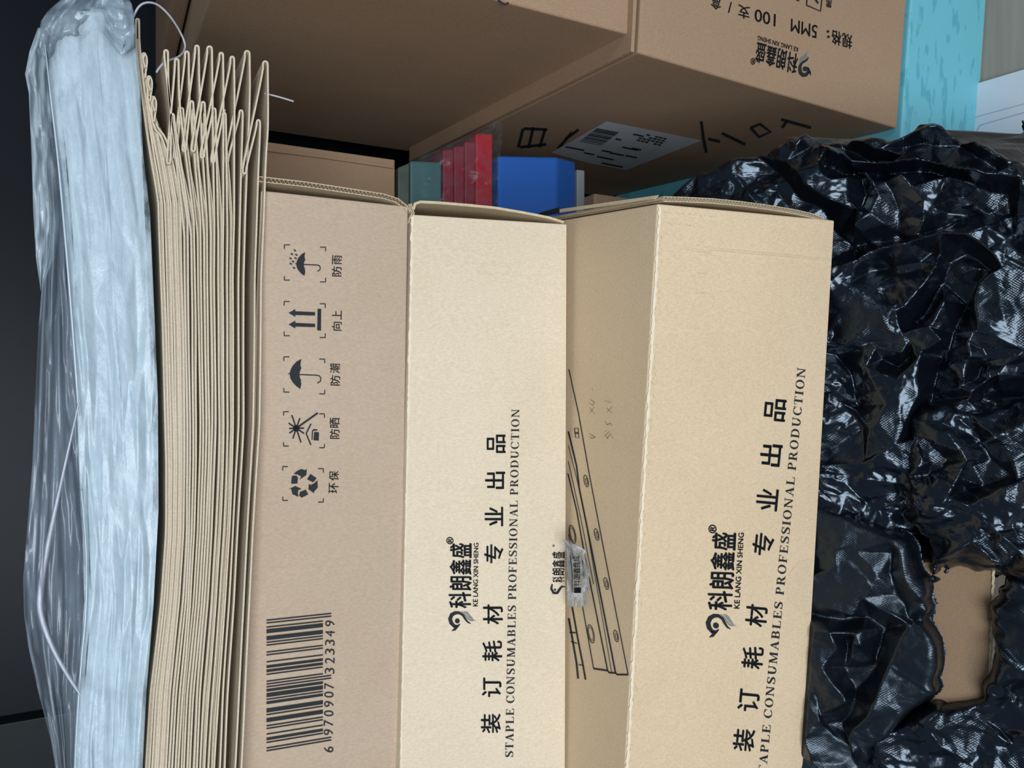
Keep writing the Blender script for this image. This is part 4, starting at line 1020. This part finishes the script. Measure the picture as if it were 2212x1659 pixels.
bag('plastic_bag', 'large crumpled black plastic bag spilling out beside and below the honey coloured box', out1, cr1, base1, 4, res=.00095)
base2 = lambda x, y: plane(x, y) + .012 + 0 * x
cr2 = [
 (mapz(zJ, [(640, 92), (730, 120), (850, 160), (870, 200), (830, 290), (780, 400), (720, 490), (640, 560)]), [.008, .012, .014, .012, .008]),
 (mapz(zJ, [(650, 80), (760, 20), (900, -30), (1000, 60), (1080, 200), (1110, 280)]), [.006, .010, .008, .006]),
 (mapz(zJ, [(1110, 285), (1020, 310), (960, 360), (890, 410), (800, 440), (720, 490)]), [.014, .010, .008, .010]),
 (mapz(zJ, [(700, 130), (760, 220), (700, 290)]), -.006),
 (mapz(zJ, [(900, 230), (980, 240), (1060, 270), (950, 320), (860, 340)]), [-.004, -.008]),
 (mapz(zJ, [(600, 280), (620, 380), (600, 470), (640, 540)]), .008),
 (mapz(zJ, [(690, 240), (720, 330), (780, 240)]), .007),
 (mapz(zJ, [(835, 465), (900, 500), (945, 545), (900, 590), (835, 625)]), .010),
 (mapz(zJ, [(1020, 400), (1060, 460), (1030, 540), (1010, 660)]), .012),
 (mapz(zJ, [(1119, 400), (1080, 500), (1119, 590)]), [.010, .004]),
 (mapz(zJ, [(980, 560), (1000, 620), (1060, 670), (1119, 600)]), [.004, .012]),
 (mapz(zJ, [(730, 530), (720, 600), (700, 700), (690, 780)]), .006),
 (mapz(zJ, [(860, 660), (960, 700), (1100, 690)]), -.008),
 (mapz(zJ, [(720, 760), (850, 780), (1000, 790)]), -.012),
 (mapz(zJ, [(940, 100), (980, 190), (1060, 250)]), -.006),
]
out2 = [(1990, 900), (2080, 870), (2300, 860), (2400, 900), (2400, 1262), (2212, 1264), (2150, 1272), (2089, 1284), (2040, 1282), (2008, 1268), (2010, 1200), (1985, 1165), (1962, 1128), (1974, 1060), (1976, 985)]
bag('plastic_bag', 'crinkled shiny black plastic bag bulging above the cut-out that shows brown cardboard', out2, cr2, base2, 9, res=.0011, facets=((.04, .006), (.018, .004), (.009, .0019), (.0045, .0008)), edge=.018, drop=.05)
base3 = lambda x, y: plane(x, y) + .008 + 0 * x
cr3 = [
 (mapz(zJ, [(290, 490), (390, 520), (500, 560), (560, 640), (620, 780), (680, 880), (712, 980), (716, 1100), (714, 1280)]), [.006, .010, .012, .012, .010, .008]),
 (mapz(zJ, [(515, 650), (530, 740), (550, 850), (600, 960), (620, 970)]), [-.002, -.004, -.004]),
 (mapz(zJ, [(150, 750), (300, 810), (400, 850), (500, 920), (590, 970)]), [.004, .008, .004]),
 (mapz(zJ, [(300, 560), (380, 640), (470, 750)]), .008),
 (mapz(zJ, [(260, 700), (310, 760), (320, 700)]), .006),
 (mapz(zJ, [(610, 975), (560, 1060), (520, 1150), (430, 1320), (340, 1500), (330, 1560)]), [.004, .008, .008, .006]),
 (mapz(zJ, [(700, 1290), (580, 1290), (480, 1420), (380, 1540)]), .006),
 (mapz(zJ, [(290, 960), (400, 960), (480, 1020), (440, 1180), (330, 1290), (290, 1180), (300, 1060)]), [-.012, -.018, -.013]),
 (mapz(zJ, [(130, 985), (240, 990), (360, 1010), (385, 1060)]), .011),
 (mapz(zJ, [(120, 1040), (260, 1070), (350, 1060)]), .007),
 (mapz(zJ, [(150, 880), (260, 900), (350, 930), (385, 1000)]), [.002, .008]),
 (mapz(zJ, [(150, 930), (300, 950)]), -.008),
 (mapz(zJ, [(110, 1090), (200, 1150), (280, 1260), (300, 1300)]), .008),
 (mapz(zJ, [(300, 1300), (200, 1400), (100, 1500)]), .008),
 (mapz(zJ, [(60, 1400), (140, 1360), (240, 1330)]), .006),
 (mapz(zJ, [(330, 1320), (300, 1450), (320, 1600)]), -.008),
]
out3 = [(1600, 1120), (1700, 1090), (1780, 1098), (1838, 1110), (1900, 1130), (1960, 1148), (1990, 1180), (2003, 1240), (2018, 1310), (2030, 1400), (2030, 1484), (2012, 1500), (1975, 1536), (1920, 1580), (1870, 1640), (1850, 1800), (1600, 1820)]
bag('plastic_bag', 'smoother black plastic bag with a folded lip, between the honey box and the brown cardboard', out3, cr3, base3, 13, res=.0011, facets=((.05, .0035), (.022, .0022), (.01, .0008), (.005, .0003)), edge=.008, drop=.014, m=BLK2, rid=.0002)
base4 = lambda x, y: plane(x, y) + .004 + 0 * x
cr4 = [
 (mapz(zJ, [(600, 1400), (700, 1392), (830, 1400), (930, 1388)]), .002),
 (mapz(zJ, [(330, 1630), (420, 1520), (520, 1450), (640, 1420)]), .006),
 (mapz(zJ, [(900, 1659), (940, 1560), (1000, 1450), (1119, 1350)]), -.008),
 (mapz(zJ, [(980, 1270), (1060, 1220), (1119, 1170)]), .008),
]
out4 = [(1840, 1650), (1900, 1590), (1968, 1541), (2040, 1537), (2112, 1537), (2138, 1524), (2145, 1470), (2152, 1400), (2148, 1330), (2146, 1270), (2260, 1240), (2400, 1240), (2400, 1860), (1840, 1860)]
bag('plastic_bag', 'black plastic bag with stretched arc-shaped wrinkles at the bottom right corner', out4, cr4, base4, 21, res=.0011, facets=((.05, .004), (.010, .0026), (.006, .0012)), stretch=(.25, 5.0), edge=.010, drop=.10, rid=.0008)
# cardboard seen through the gap between the bags
cP = BP0 - BN * .016
q = [hit(*p, cP, BN) for p in ((1968, 1215), (1968, 1548), (2136, 1537), (2148, 1215))]
cc = thing('cardboard_carton', 'piece of brown cardboard box showing through a gap between the black bags', 'box', q[1])
vs = [v - BN * .12 for v in q] + q
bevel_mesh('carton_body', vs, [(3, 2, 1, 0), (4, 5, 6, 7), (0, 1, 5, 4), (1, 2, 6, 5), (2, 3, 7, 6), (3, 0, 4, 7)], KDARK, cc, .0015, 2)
ed = [(2148 - 12 * (y - 1200) / 337 + random.Random(y).uniform(-1.4, 1.4), y) for y in range(1200, 1537, 6)]
ev, ef = [], []
for x, y in ed:
    for dx, dz in ((-3, .0), (3, .0), (3, -.004), (-3, -.004)): p = hit(x + dx, y, cP + BN * .0012, BN); ev.append(p + BN * dz)
for i in range(len(ed) - 1):
    for k in range(4): ef.append((4 * i + k, 4 * i + (k + 1) % 4, 4 * i + 4 + (k + 1) % 4, 4 * i + 4 + k))
mesh('torn_edge', ev, ef, KEDGE, cc); fix_parent(cc)
